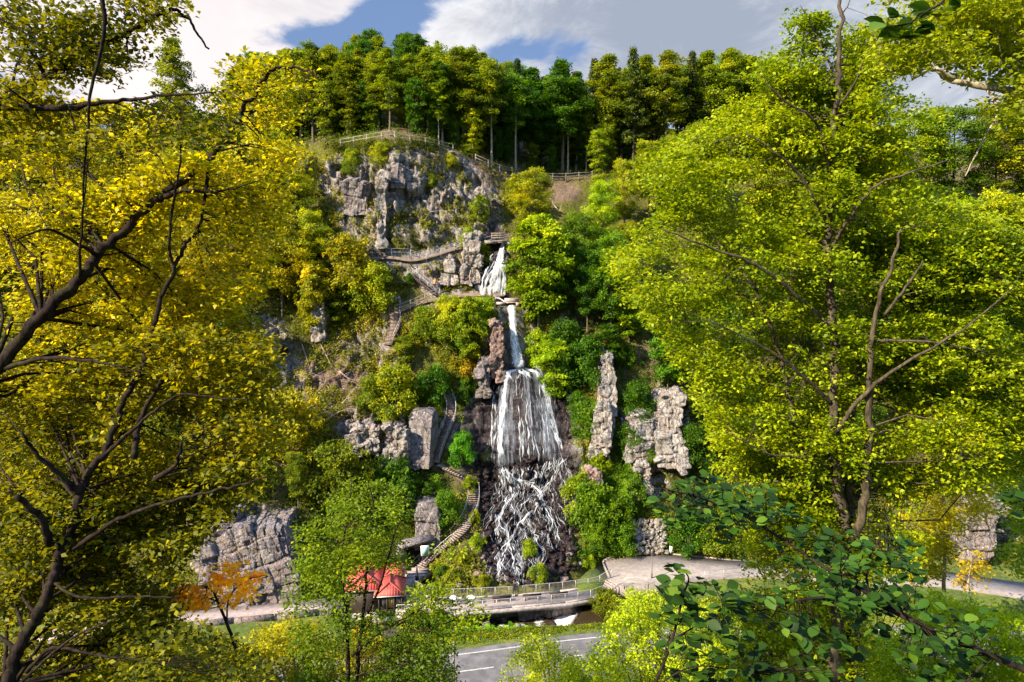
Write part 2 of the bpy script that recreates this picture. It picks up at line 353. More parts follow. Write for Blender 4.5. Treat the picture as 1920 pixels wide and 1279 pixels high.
def blob(px, py, L):
    o = np.zeros(np.broadcast(px, py).shape)
    for (cx, cy_, rx, ry, a) in L:
        o = np.maximum(o, a*sstep(1.25, .75, np.sqrt(((px-cx)/rx)**2+((py-cy_)/ry)**2)))
    return o
ROCK = [(690,340,70,50,.9),(770,310,70,35,.9),(850,330,60,40,.85),(640,350,40,60,.8),(690,375,65,80,1),(735,350,50,60,1),(790,360,60,70,.8),(850,380,60,70,.85),(910,400,35,60,.9),(760,470,100,60,.75),(870,480,70,70,.95),(835,530,50,30,.9),
        (600,590,18,40,1),(490,640,60,50,.95),(530,720,60,60,.8),(700,660,60,50,.8),(740,610,30,60,.7),(820,610,40,50,.6),(700,800,70,50,1),(620,730,60,60,.5),
        (910,640,40,70,.95),(940,620,20,80,1),(890,740,40,60,.9),(870,800,50,90,.75),(1080,620,40,60,.7),(1120,600,60,50,.5),(1070,700,20,40,.6),(1040,350,60,30,.3),
        (1230,780,70,80,.7),(1210,900,60,40,.7),(1110,900,25,50,.8),(460,1030,110,90,1),(400,980,80,60,.8),(800,960,30,50,.8),(760,1040,40,30,1),
        (1850,980,60,70,1),(1830,920,50,50,.8),(930,470,25,60,1),(640,480,60,40,.5),(1290,620,60,60,.35),(980,640,30,60,.9),(1010,840,90,70,1),(985,780,90,110,1),(995,940,105,110,1),(985,1030,90,70,1)]
SOIL = [(600,720,90,90,.9),(640,660,80,60,.6),(1052,360,36,22,.8),(915,335,30,30,.6),(560,820,60,40,.6),(1000,300,200,40,.8),(700,640,60,60,.5),(760,255,60,15,.8),
        (1230,700,60,60,.5),(480,900,60,60,.4)]
WET = [(985,780,100,110,1),(1000,900,95,90,1),(995,960,105,110,1),(985,1020,95,75,1),(930,860,60,80,1),(1040,960,60,70,1),(925,490,28,75,1),(960,620,16,80,.5),(960,560,40,14,1),(885,830,30,80,.8)]
STAIRS = {'a': [(775,1078),(800,1052),(830,1025),(860,1001),(879,975),(888,945),(888,917)],
          'b': [(888,917),(872,898),(846,884),(822,872)],
          'c': [(816,868),(829,830),(845,790),(846,765),(838,742)],
          'd': [(728,648),(742,612),(740,588)],
          'e': [(738,688),(758,672),(772,690)],
          'f': [(774,515),(796,535),(822,556)]}
PATHS = [[(822,872),(846,884),(888,917)], [(740,588),(790,568),(850,556),(900,553),(945,553)], [(690,487),(730,483),(775,488),(820,478),(860,466),(945,452)], [(640,275),(690,266),(740,262),(800,276),(860,292),(910,308)], [(738,688),(772,720),(838,742)]]
def segdist(px, py, pl):
    d = np.full(np.broadcast(px, py).shape, 1e9)
    for (x0, y0), (x1, y1) in zip(pl[:-1], pl[1:]):
        t = np.clip(((px-x0)*(x1-x0)+(py-y0)*(y1-y0))/max((x1-x0)**2+(y1-y0)**2, 1), 0, 1)
        d = np.minimum(d, np.hypot(px-x0-t*(x1-x0), py-y0-t*(y1-y0)))
    return d
DV = np.array([0, -.86, .51])
def G(px, py, full=False):
    px, py = np.broadcast_arrays(np.asarray(px, float), np.asarray(py, float))
    p = P(px, py, Dtab(px, py))
    wob = fbm(p*.25, 3, 91)-.45
    rk = blob(px, py, ROCK); rk = np.clip(rk+(fbm(p*.16, 3, 5)-.45)*.8*(rk > .02), 0, 1)
    wet = blob(px, py, WET); keep = np.ones(px.shape)
    for s in list(STAIRS.values())+PATHS[:3]: keep = np.minimum(keep, sstep(8, 26, segdist(px, py, s)))
    q = p*np.array([.42, .42, .25])+(fbm(p*.5, 3, 31)[..., None]-.45)*.9
    f1, f2, cr, cp = voro(q, 3)
    dq = ((q-cp)*np.stack([cr-.5, h3((cr*999).astype(int), (cr*77).astype(int), (cr*5).astype(int))-.5, .5-cr], -1)).sum(-1)
    g1, g2, cr2, _ = voro(p*np.array([1.15, 1.15, .8])+(fbm(p*1.1, 2, 7)[..., None]-.45)*.8, 11)
    bv, be = bricks(p, (2.6, 2.6, 3.4), 61); bv2, be2 = bricks(p, (.95, .95, .75), 67)
    big = (cr-.45)*1.5+dq*1.2-.3*sstep(.1, 0, f2-f1)+(bv-.5)*1.5-.5*sstep(.06, 0, be)
    small = (bv2-.5)*.6-.25*sstep(.08, 0, be2)+(cr2-.5)*.25
    casc = blob(px, py, [(1000,985,110,110,1),(930,900,70,60,.8)])
    dome = sstep(1.15, .0, np.abs(px-(985+(py-780)*.06))/(42+(py-690)*.26).clip(20, 200))*sstep(660, 715, py)*sstep(925, 850, py)
    h1, h2, cr3, _ = voro(p*1.6+3.3, 23); e1, e2, cr4, _ = voro(p*.75+1.3, 29)
    pebble = (.55*np.sqrt(np.clip(1-h1*1.3, 0, 1))+.9*np.sqrt(np.clip(1-e1*1.35, 0, 1))*(cr4 > .45)+cr3*.25)-.4
    disp = rk*(1-casc)*(1-.65*dome)*(1-.5*wet)*(big*.95+small)+(1-rk)*wob*1.8+fbm(p*1.3, 3, 47)*.35
    disp = disp*(1-casc)+casc*pebble*1.25
    disp = disp*keep+2.6*dome
    chute = sstep(34, 22, np.abs(px-(960+(py-570)*.13)))*sstep(540, 575, py)*sstep(720, 690, py)
    disp = disp*(1-.92*chute)-chute*.3
    top = sstep(_crest(px)-1, _crest(px)+25, py); disp = disp*(.25+.75*top)
    o = p+DV*disp[..., None]
    if full: return o, rk, wet*(1-.0*top), np.clip(blob(px, py, SOIL)+(1-keep)*.3, 0, 1)
    return o
pxs = np.concatenate([np.arange(-900, 380, 14), np.arange(380, 1330, 2.7), np.arange(1330, 2901, 13)])
nt = 330
tt = np.linspace(0, 1, nt)
PX = np.broadcast_to(pxs[None], (nt, len(pxs))); PY = _base(PX)+8+(_crest(PX)-_base(PX)-8)*tt[:, None]
V, rk, wet, soil = G(PX, PY, True)
ext = []; last = V[-1].copy(); yg = last[:, 1]
first = V[0].copy(); fr = []
for dy, dz in ((-.5, -2.0), (-1.0, -5.0)):
    fr.append(first+np.array([0, dy, dz]))
und = fbm(last*.05+9, 3, 77)
for k, (dy, dz) in enumerate(((3, 1.3), (8, 3.6), (16, 7.5), (30, 13.0), (60, 19), (140, 22), (300, -10))):
    r = last.copy(); lat = sstep(-300, 100, pxs)*sstep(2300, 1500, pxs)
    r[:, 1] += dy; r[:, 0] *= 1+dy*.006; r[:, 2] += dz*(.75+.5*und)
    ext.append(r)
allV = np.concatenate([np.stack(fr[::-1]), V, np.stack(ext)], 0)
def padr(a): return np.concatenate([np.repeat(a[:1], 2, 0), a, np.repeat(a[-1:], len(ext), 0)], 0)
nr, nc = allV.shape[:2]
ii, jj = np.meshgrid(np.arange(nr-1), np.arange(nc-1), indexing='ij')
q = np.stack([ii*nc+jj, ii*nc+jj+1, (ii+1)*nc+jj+1, (ii+1)*nc+jj], -1).reshape(-1, 4)
sl = padr(soil); sl[-len(ext):] = np.maximum(sl[-len(ext):], .35)
hill = mesh_np('hillside', allV.reshape(-1, 3), q, np.full(len(q), 4), M['terrain'],
               attrs={'rock': ('POINT', padr(rk).ravel()), 'wet': ('POINT', padr(wet).ravel()), 'soil': ('POINT', sl.ravel())}, smooth=False)
tag(hill, kind='structure')

def groundz(px, k):     # point on the forest floor k metres behind the crest edge above column px
    b = G(np.array([px]), np.array([float(_crest(px))]))[0]
    dys = [0, 3, 8, 16, 30, 60, 140]; dzs = [0, 1.3, 3.6, 7.5, 13.0, 19, 22]
    u = float(fbm(b[None]*.05+9, 3, 77)[0])
    return np.array([b[0]*(1+k*.006), b[1]+k, b[2]+np.interp(k, dys, dzs)*(.75+.5*u)])

# ------------------------------------------------------------------ valley floor
def roadoff(x): return 3.2*np.tanh(.25*x/3.2)
def streamy(x): return 66.7+5*np.tanh(.125*x/5)
def northz(x): return np.interp(x, [-200, -60, -14, -10, 8, 13, 60, 200], [2.5, .6, -.12, -1.1, -1.1, .68, .68, 2])
def floorz(x, y):
    ro = 61.4+roadoff(x)                 # far edge of the asphalt
    z = np.full(np.broadcast(x, y).shape, -1.0)
    nb = 56-5.5+roadoff(x); z = z+np.clip(nb-y, 0, 999)*.40-np.clip(nb-y-30, 0, 999)*.15
    sy = streamy(x); zn = northz(x)
    left = np.maximum(sstep(-9, -17, x), sstep(13.5, 17, x))                                  # west of the hut the bank rises smoothly
    ch = sstep(2.9, 1.6, np.abs(y-sy))*(1-.0*left)
    zb = np.where(y > sy, zn, -1.0+.25*sstep(ro, ro+2, y))
    zl = np.where(x < 0, -1.0+(zn+.4)*sstep(ro+.5, sy+2.2, y), -1.0+(zn+.9)*sstep(ro+.3, ro+3.0, y))
    zb = zb*(1-left)+np.where(y > ro, zl, -1.0)*left
    z = np.where(y > nb, zb, z)
    z = z*(1-ch*(1-left))+(-2.35)*ch*(1-left)
    return z
gx = np.concatenate([np.arange(-160, -36, 6.0), np.arange(-36, 30, .45), np.arange(30, 161, 6.0)])
gy = np.concatenate([np.arange(-70, 50, 4.0), np.arange(50, 58, 1.0), np.arange(58, 82, .4), np.arange(82, 90, 2)])
X, Y = np.meshgrid(gx, gy); Z = floorz(X, Y)
pr = np.stack([X, Y, Z], -1); Z = Z+(fbm(pr*.9, 3, 3)-.45)*.22*sstep(61.9, 63, Y-roadoff(X))
nr, nc = X.shape; ii, jj = np.meshgrid(np.arange(nr-1), np.arange(nc-1), indexing='ij')
q = np.stack([ii*nc+jj, ii*nc+jj+1, (ii+1)*nc+jj+1, (ii+1)*nc+jj], -1).reshape(-1, 4)
def ground_mat():
    m, t = mat('meadow'); o = t.node('ShaderNodeOutputMaterial'); b = t.node('ShaderNodeBsdfPrincipled', ins={'Roughness': .95})
    geo = t.node('ShaderNodeNewGeometry'); pos = geo.outputs['Position']
    n = t.noise(pos, 2.2, 8, .7); n2 = t.noise(pos, .3, 4, .6); n3 = t.noise(pos, 14, 3, .6)
    c = t.mix(t.mapr(n, .3, .7), c4((.035, .062, .006)), c4((.10, .135, .010))); c = t.mix(t.mapr(n2, .5, .7), c, c4((.17, .17, .02)))
    sz = t.node('ShaderNodeSeparateXYZ'); t.l.new(pos, sz.inputs[0])
    c = t.mix(t.mapr(sz.outputs['Z'], -1.3, -1.7), c, t.mix(t.mapr(n, .35, .65), c4((.03, .024, .02)), c4((.12, .095, .08))))
    t.set(b.inputs['Base Color'], c); t.set(b.inputs['Normal'], t.bump(t.math('ADD', n, n3), .8, .12)); t.l.new(b.outputs[0], o.inputs[0]); return m
M['meadow'] = ground_mat()
tag(mesh_np('ground', np.stack([X, Y, Z], -1).reshape(-1, 3), q, np.full(len(q), 4), M['meadow'], smooth=True), kind='structure')

def strip(name, xs, f0, f1, z, m, kind='structure'):
    V = []; 
    for x in xs: V += [(x, f0(x), z), (x, f1(x), z)]
    n = len(xs); L = [(2*i, 2*i+2, 2*i+3, 2*i+1) for i in range(n-1)]
    return tag(mesh_np(name, V, L, [4]*(n-1), m), kind=kind)
M['asphalt'] = simple('asphalt', (.115, .108, .112), .85, var=.32, scale=.9, bump=.25)
M['line'] = simple('road_paint', (.42, .41, .39), .6, var=.3, scale=8)
M['paving'] = None
def paving_mat(name, a, b_, sc):
    m, t = mat(name); o = t.node('ShaderNodeOutputMaterial'); b = t.node('ShaderNodeBsdfPrincipled', ins={'Roughness': .85})
    pos = t.node('ShaderNodeNewGeometry').outputs['Position']
    v = t.node('ShaderNodeTexVoronoi', feature='DISTANCE_TO_EDGE'); v.inputs['Scale'].default_value = sc; v.inputs['Randomness'].default_value = .35; t.l.new(pos, v.inputs['Vector'])
    vc = t.node('ShaderNodeTexVoronoi'); vc.inputs['Scale'].default_value = sc; vc.inputs['Randomness'].default_value = .35; t.l.new(pos, vc.inputs['Vector'])
    sp = t.node('ShaderNodeSeparateColor'); t.l.new(vc.outputs['Color'], sp.inputs[0])
    n = t.noise(pos, .8, 6, .65)
    c = t.mix(t.math('ADD', t.math('MULTIPLY', sp.outputs[0], .5), t.math('MULTIPLY', t.mapr(n, .3, .7), .5)), c4(a), c4(b_))
    c = t.mix(t.mapr(v.outputs['Distance'], .0, .06), t.mix(.55, c, c4((.1, .085, .07))), c)
    t.set(b.inputs['Base Color'], c); t.l.new(b.outputs[0], o.inputs[0]); return m
M['paving'] = paving_mat('cobble', (.14, .12, .115), (.25, .22, .21), 4.0)
M['slab'] = simple('pale_concrete', (.27, .215, .20), .8, var=.22, scale=2.2, bump=.15)
M['concrete'] = simple('weathered_concrete', (.30, .265, .26), .85, var=.35, scale=2.5, bump=.4)
xs = np.arange(-75, 76, 1.5)
strip('road', xs, lambda x: 54.6+roadoff(x), lambda x: 61.6+roadoff(x)*1.0, -.93, M['asphalt'])
lm = MB()
for x in np.arange(-75, 75, 1.5):
    for off, wd in ((60.75, .14),):
        a = (x, off+roadoff(x), -.925); b = (x+1.5, off+roadoff(x+1.5), -.925); lm.add([(a[0], a[1]-wd/2, a[2]), (b[0], b[1]-wd/2, b[2]), (b[0], b[1]+wd/2, b[2]), (a[0], a[1]+wd/2, a[2])], [(0, 1, 2, 3)])
for k in range(-9, 10):
    x0 = -5.2+k*8.0
    for s in range(4):
        a, b = x0+s*.9, x0+(s+1)*.9
        lm.add([(a, 58.0+roadoff(a)-.07, -.925), (b, 58.0+roadoff(b)-.07, -.925), (b, 58.0+roadoff(b)+.07, -.925), (a, 58.0+roadoff(a)+.07, -.925)], [(0, 1, 2, 3)])
o = lm.build('road_marking', M['line']); tag(o, kind='structure')

# ------------------------------------------------------------------ water
def water_mat(name, streak=(9., .8), lo=.42, hi=.62, tint=(.90, .93, .97), base=.0, edge=True, dots=False):
    m, t = mat(name); o = t.node('ShaderNodeOutputMaterial'); uv = t.node('ShaderNodeUVMap', uv_map='uv').outputs[0]
    n = t.noise(t.mapping(uv, scale=(streak[0], streak[1], 1)), 1.0, 6, .7, .15)
    n2 = t.noise(t.mapping(uv, scale=(streak[0]*.35, streak[1]*.5, 1), loc=(5, 9, 0)), 1.0, 3, .5)
    f = t.math('ADD', t.math('MULTIPLY', n, .6), t.math('MULTIPLY', n2, .4)); f = t.math('ADD', f, base)
    e = t.attr('edge')        # 0 in the middle of a strand, 1 at its rim
    if edge: f = t.math('SUBTRACT', f, t.math('MULTIPLY', t.math('MULTIPLY', e, e), .30))
    if dots:
        v = t.node('ShaderNodeTexVoronoi'); v.inputs['Scale'].default_value = 1.0; t.l.new(t.mapping(uv, scale=(6.5, 4.2, 1)), v.inputs['Vector'])
        f = t.math('SUBTRACT', f, t.math('MULTIPLY', t.mapr(v.outputs['Distance'], .42, .12), .14))
    a = t.mapr(f, lo, hi)
    d = t.node('ShaderNodeBsdfPrincipled', ins={'Roughness': .35}); d.inputs['Base Color'].default_value = c4(tint)
    tl = t.node('ShaderNodeBsdfTranslucent'); tl.inputs[0].default_value = c4(tint)
    mm = t.node('ShaderNodeMixShader'); mm.inputs[0].default_value = .3; t.l.new(d.outputs[0], mm.inputs[1]); t.l.new(tl.outputs[0], mm.inputs[2])
    tp = t.node('ShaderNodeBsdfTransparent'); mx = t.node('ShaderNodeMixShader')
    t.set(mx.inputs[0], t.math('MULTIPLY', a, .97)); t.l.new(tp.outputs[0], mx.inputs[1]); t.l.new(mm.outputs[0], mx.inputs[2]); t.l.new(mx.outputs[0], o.inputs[0]); return m
M['water_strand'] = water_mat('falling_water', (9, 1.0), .36, .66, tint=(.80, .85, .93))
M['water_veil'] = water_mat('thin_water_veil', (6.5, .26), .42, .96, tint=(.66, .74, .88))
M['water_chute'] = water_mat('chute_water', (7, 1.4), .33, .56, dots=True)

class Ribbons:
    def __init__(s): s.V = []; s.Q = []; s.E = []; s.U = []; s.n = 0; s.fade = 0.0
    def add(s, pts, widths, off=None, seed=0.0, across=5):
        """pts world polyline, widths metres; a gently rounded ribbon facing outwards"""
        pts = np.asarray(pts, float); n = len(pts); wd = np.broadcast_to(np.asarray(widths, float), (n,))
        d = np.gradient(pts, axis=0); d /= np.maximum(np.linalg.norm(d, axis=1), 1e-6)[:, None]
        sx = np.cross(d, np.array([0, -.8, .6])); sx /= np.maximum(np.linalg.norm(sx, axis=1), 1e-6)[:, None]
        nz = np.cross(sx, d); ln = np.concatenate([[0], np.cumsum(np.linalg.norm(np.diff(pts, axis=0), axis=1))])
        us = np.linspace(-1, 1, across)
        V = pts[:, None]+sx[:, None]*us[None, :, None]*wd[:, None, None]*.5+np.sign((nz*np.array([0,-.8,.6])).sum(1))[:, None, None]*nz[:, None]*(1-us**2)[None, :, None]*wd[:, None, None]*.22
        tt_ = np.linspace(0, 1, n); fade = 1.5*sstep(.80, 1.0, tt_)+.9*sstep(.08, 0, tt_)
        s.V.append(V.reshape(-1, 3)); s.E.append((np.abs(us)[None, :]+fade[:, None]*s.fade).ravel())
        U = np.stack([np.broadcast_to(us[None]*wd[:, None]*.5+seed*3.7, (n, across)), np.broadcast_to(ln[:, None]+seed*11.3, (n, across))], -1).reshape(-1, 2); s.U.append(U)
        i, j = np.meshgrid(np.arange(n-1), np.arange(across-1), indexing='ij')
        s.Q.append((np.stack([i*across+j, i*across+j+1, (i+1)*across+j+1, (i+1)*across+j], -1).reshape(-1, 4))+s.n); s.n += n*across
    def build(s, name, m, **k):
        V = np.concatenate(s.V); Q = np.concatenate(s.Q); U = np.concatenate(s.U)[Q.ravel()]
        return mesh_np(name, V, Q, np.full(len(Q), 4), m, attrs={'edge': ('POINT', np.concatenate(s.E))}, uv=U, smooth=True)
R = np.random.RandomState(5)
OUT = np.array([0, -.9, .42])
def smoothG(px, py, k=5):
    p = G(px, py); 
    if len(p) > k+2:
        ker = np.ones(k)/k; pad = k//2
        pp = np.vstack([np.repeat(p[:1], pad, 0), p, np.repeat(p[-1:], pad, 0)])
        mn = np.stack([np.convolve(pp[:, i], ker, 'valid') for i in range(3)], -1)
        p = np.where((mn[:, 1:2] < p[:, 1:2]), mn, p)
    return p
def strand(rb, pl, wd, off=.15, jit=1.0, n=3.0, ks=5, wm=1.0):
    pl = catmull(np.array(pl, float), 8); L = np.hypot(*np.diff(pl, axis=0).T).sum(); k = max(int(L/n), 4)
    s = np.linspace(0, 1, k); cum = np.concatenate([[0], np.cumsum(np.hypot(*np.diff(pl, axis=0).T))]); cum /= cum[-1]
    x = np.interp(s, cum, pl[:, 0]); y = np.interp(s, cum, pl[:, 1]); ph = R.rand(4)*9
    x = x+jit*(np.sin(s*L/7+ph[0])+.7*np.sin(s*L/3.3+ph[1]))*.8
    w_ = np.interp(s, np.linspace(0, 1, len(np.atleast_1d(wd))), np.atleast_1d(wd)) if np.ndim(wd) else np.full(k, wd)
    w_ = w_*(.9+wm*(.35*np.sin(s*L/5+ph[2])+.2*np.sin(s*L/2.1+ph[3])-.1))
    w_[0] *= .6; w_[-1] *= .4
    rb.add(smoothG(x, y, ks)+OUT*off, w_, seed=R.rand()*20)
# upper fall
rb = Ribbons()
for k in range(5):
    o_ = (k-2)*2.0
    strand(rb, [(944+o_*.4, 455), (940+o_*.8, 480), (933+o_*1.6, 515), (925+o_*2.5, 552)], [.5, .9, 1.2, 1.3], off=.25+.06*k, jit=.8)
for k in range(9):
    o_ = R.uniform(-1, 1)
    strand(rb, [(930+o_*5, 478+R.rand()*20), (920+o_*12, 520), (914+o_*12, 556)] if k % 2 else [(938+o_*4, 470), (944+o_*5, 515), (941+o_*9, 556)], [.3, .55, .6], off=.3+.05*k, jit=1.3)
strand(rb, [(930,505),(918,518),(910,540),(908,556)], [.5,.9,.9], off=.45); strand(rb, [(932,505),(943,518),(948,540),(946,556)], [.5,.8,.8], off=.45)
up = rb.build('waterfall', M['water_strand']); tag(up, kind='structure')
# chute between the ledge and the dome
rb = Ribbons()
strand(rb, [(959,574),(962,610),(966,650),(974,692)], [1.5, 1.6, 1.9, 2.8], off=.75, jit=.0, ks=9, wm=.12)
strand(rb, [(958,574),(961,610),(965,650),(972,692)], [1.4, 1.5, 1.7, 2.4], off=.55, jit=.1, ks=9, wm=0)
strand(rb, [(923,557),(940,563),(952,570)], [.5,.6,.6], off=.5, jit=.2)
tag(rb.build('waterfall', M['water_chute']), kind='structure')
# dome veil
rb = Ribbons(); rv = Ribbons(); rv.fade = 1.0; rb.fade = .4
for k in range(12):
    a = (-.92, -.72, -.5, .5, .72, .9, -.82, .8, 0, -.6, .6, .2)[k]
    strand(rv, [(980+a*16, 689), (982+a*37, 703), (983+a*46, 736), (985+a*54, 790), (992+a*60, 880+R.uniform(0, 40)-max(a, 0)*14)], [1.6, 2.6, 3.4, 3.9, 4.2], off=.22+.05*(k % 4), jit=.3, n=5)
for k in range(4): strand(rb, [(975, 692), (955-k, 705), (944+k*1.5, 745), (941+k*2-3, 800), (938+k*2-3, 850), (940+k*3, 888)], [.5, .75, .8, .7, .75, .9], off=.35+.08*k, jit=.9)
for k in range(3): strand(rb, [(980, 690), (1003+k*2, 706), (1021+k*3, 750), (1034+k*3, 800), (1046+k*3, 845), (1054, 865)], [.5, .6, .45, .4, .5, .5], off=.35+.08*k, jit=1.0)
for k in range(5): strand(rb, [(976+R.uniform(-4,4), 690), (968+R.uniform(-20,24), 702+R.rand()*4), (960+R.uniform(-10,60), 730)], [.7, .6, .2], off=.42, jit=.7)
for x0, x1, y0, y1, w_ in ((978,980,800,870,.6),(984,990,780,880,.5),(992,1003,760,870,.35),(975,974,770,880,.45),(1000,1008,820,880,.3),(1015,1030,760,850,.25),(928,922,720,880,.3),(931,927,740,860,.35),(1006,1020,720,840,.25),(985,985,740,790,.22),(968,966,715,760,.25)):
    for r_ in range(1): strand(rb, [(x0+R.uniform(-3,3), y0), ((x0+x1)/2+R.uniform(-3,3), (y0+y1)/2), (x1+R.uniform(-3,3), y1)], [w_*.5, w_, w_*.9], off=.3, jit=1.2)
for k in range(26):
    a = R.uniform(-1, 1); y0 = R.uniform(700, 820); y1 = y0+R.uniform(30, 80)
    f0 = (y0-690)/190; f1 = (y1-690)/190
    strand(rb, [(983+a*(18+50*min(f0*1.3,1)), y0), (984+a*(18+55*min(f1*1.2,1))*1.02, min(y1, 885))], R.uniform(.03, .13), off=.32, jit=1.5)
tag(rb.build('waterfall', M['water_strand']), kind='structure')
tag(rv.build('waterfall', M['water_veil']), kind='structure')
# cascades over the boulders
rb = Ribbons()
TR = [([(940,886),(948,895),(955,915),(950,940),(943,958),(936,985),(932,1010)], .5), ([(955,915),(962,930),(948,950),(940,972),(948,990),(955,1010),(948,1030),(938,1055),(935,1078)], .4),
      ([(945,888),(965,900),(985,908),(1005,915),(1012,935),(1000,955),(985,972),(972,985),(962,1005),(956,1020),(962,1050),(966,1075),(968,1098)], .6),
      ([(1050,862),(1036,878),(1020,890),(1004,900),(984,910)], .2), ([(1052,866),(1044,885),(1030,905),(1018,920),(1010,932)], .45),
      ([(1012,930),(1022,950),(1030,970),(1034,990),(1028,1005),(1026,1022)], .45), ([(1020,945),(1032,960),(1040,985),(1046,1003),(1052,1020)], .3),
      ([(985,972),(996,990),(1004,1010),(1014,1030),(1018,1045),(1012,1065),(1015,1080)], .4), ([(972,985),(980,1000),(976,1020),(978,1035)], .3),
      ([(955,1015),(940,1030),(932,1050),(934,1070)], .35), ([(958,1020),(972,1035),(975,1055),(968,1080)], .35),
      ([(1054,866),(1062,885),(1068,905),(1076,925),(1080,945),(1078,965)], .3), ([(1046,868),(1050,890),(1056,912),(1064,930)], .28), ([(1060,870),(1070,890),(1074,905)], .22),
      ([(1074,925),(1074,950),(1080,970),(1086,985)], .3), ([(935,1050),(942,1062),(950,1070)], .2), ([(965,1060),(972,1075),(978,1090)], .3), ([(936,985),(948,1000),(955,1012)], .35),
      ([(930,965),(936,985),(946,1000)], .3), ([(968,925),(960,945),(965,960),(958,972)], .3), ([(1014,1065),(1008,1080)], .2), ([(936,905),(930,912),(934,925)], .15),([(1000,925),(990,940),(975,950)], .25)]
for pl, w_ in TR:
    w_ = w_*.55; strand(rb, pl, [w_*.7, w_*1.2, w_*.9], off=.5, jit=1.8, n=2.2)
    for k in range(3):
        j = [(x+R.uniform(-7, 7), y+R.uniform(-3, 3)) for x, y in pl]; strand(rb, j, w_*R.uniform(.28, .5), off=.45, jit=2.2, n=2.2)
for k in range(340):                       # thin side rills between the stones
    y0 = R.uniform(880, 1060); f = (y0-880)/200; hw = 45+28*math.sin(min(f*1.3, 1)*3.0)
    x0 = 1000-f*28+R.uniform(-hw, hw)
    if x0 > 1010 and y0 > 1000: continue
    pl = [(x0, y0)]
    for s_ in range(R.randint(3, 6)): pl.append((pl[-1][0]+R.uniform(-7, 7)+(x0-990)*.03, pl[-1][1]+R.uniform(5, 11)))
    strand(rb, pl, R.uniform(.04, .10), off=.36, jit=1.6, n=2.2)
for k in range(60):                        # the foot of the dome breaks up into short rills
    x0 = R.uniform(936, 1056); y0 = 886-26*max(0, (x0-1000)/55)+R.uniform(-6, 6); pl = [(x0, y0), (x0+R.uniform(-4, 5), y0+9), (x0+R.uniform(-8, 8), y0+R.uniform(18, 34))]
    strand(rb, pl, R.uniform(.08, .26), off=.34, jit=1.5, n=2.2)
tag(rb.build('waterfall', M['water_strand']), kind='structure')

# stream, pool, weir
def stream_mat():
    m, t = mat('stream_water'); o = t.node('ShaderNodeOutputMaterial'); b = t.node('ShaderNodeBsdfPrincipled', ins={'Roughness': .12})
    pos = t.node('ShaderNodeNewGeometry').outputs['Position']; n = t.noise(t.mapping(pos, scale=(.6, 1.6, 1)), 1.3, 7, .7, .6)
    f = t.attr('foam')
    c = t.mix(t.mapr(t.math('ADD', n, f), .72, .98), c4((.035, .024, .012)), c4((.82, .85, .88)))
    t.set(b.inputs['Base Color'], c); t.set(b.inputs['Normal'], t.bump(t.noise(pos, 6, 5, .6), .5, .05)); t.l.new(b.outputs[0], o.inputs[0]); return m
M['stream'] = stream_mat()
xs = np.arange(-60, 17, .4); ws = np.linspace(-2.6, 2.6, 13); V = []; fo = []
WX = 6.6
for x in xs:
    for w_ in ws:
        y = streamy(x)+w_; xe = x+w_*.75                     # the weir lies slantwise
        up_ = sstep(WX-.1, WX+.25, x-w_*.45); low = sstep(WX-1.9, WX-.1, x-w_*.45)
        z = -2.15+.35*low+.35*up_+(.08*math.sin(x*2.1+w_)+.06*math.sin(x*5+w_*3))*(1-up_)
        V.append((x, y, z)); s_ = x-w_*.45
        fo.append(.55*float(sstep(WX-2.6, WX-1.9, s_)*sstep(WX+.1, WX-.2, s_))+.30*float(sstep(-20, -2, x)*sstep(WX, WX-2, s_))*(.4+.6*math.sin(x*1.7)**2))
nr, nc = len(xs), len(ws); ii, jj = np.meshgrid(np.arange(nr-1), np.arange(nc-1), indexing='ij')
q = np.stack([ii*nc+jj, (ii+1)*nc+jj, (ii+1)*nc+jj+1, ii*nc+jj+1], -1).reshape(-1, 4)
tag(mesh_np('stream', V, q, np.full(len(q), 4), M['stream'], attrs={'foam': ('POINT', fo)}, smooth=True), kind='structure')

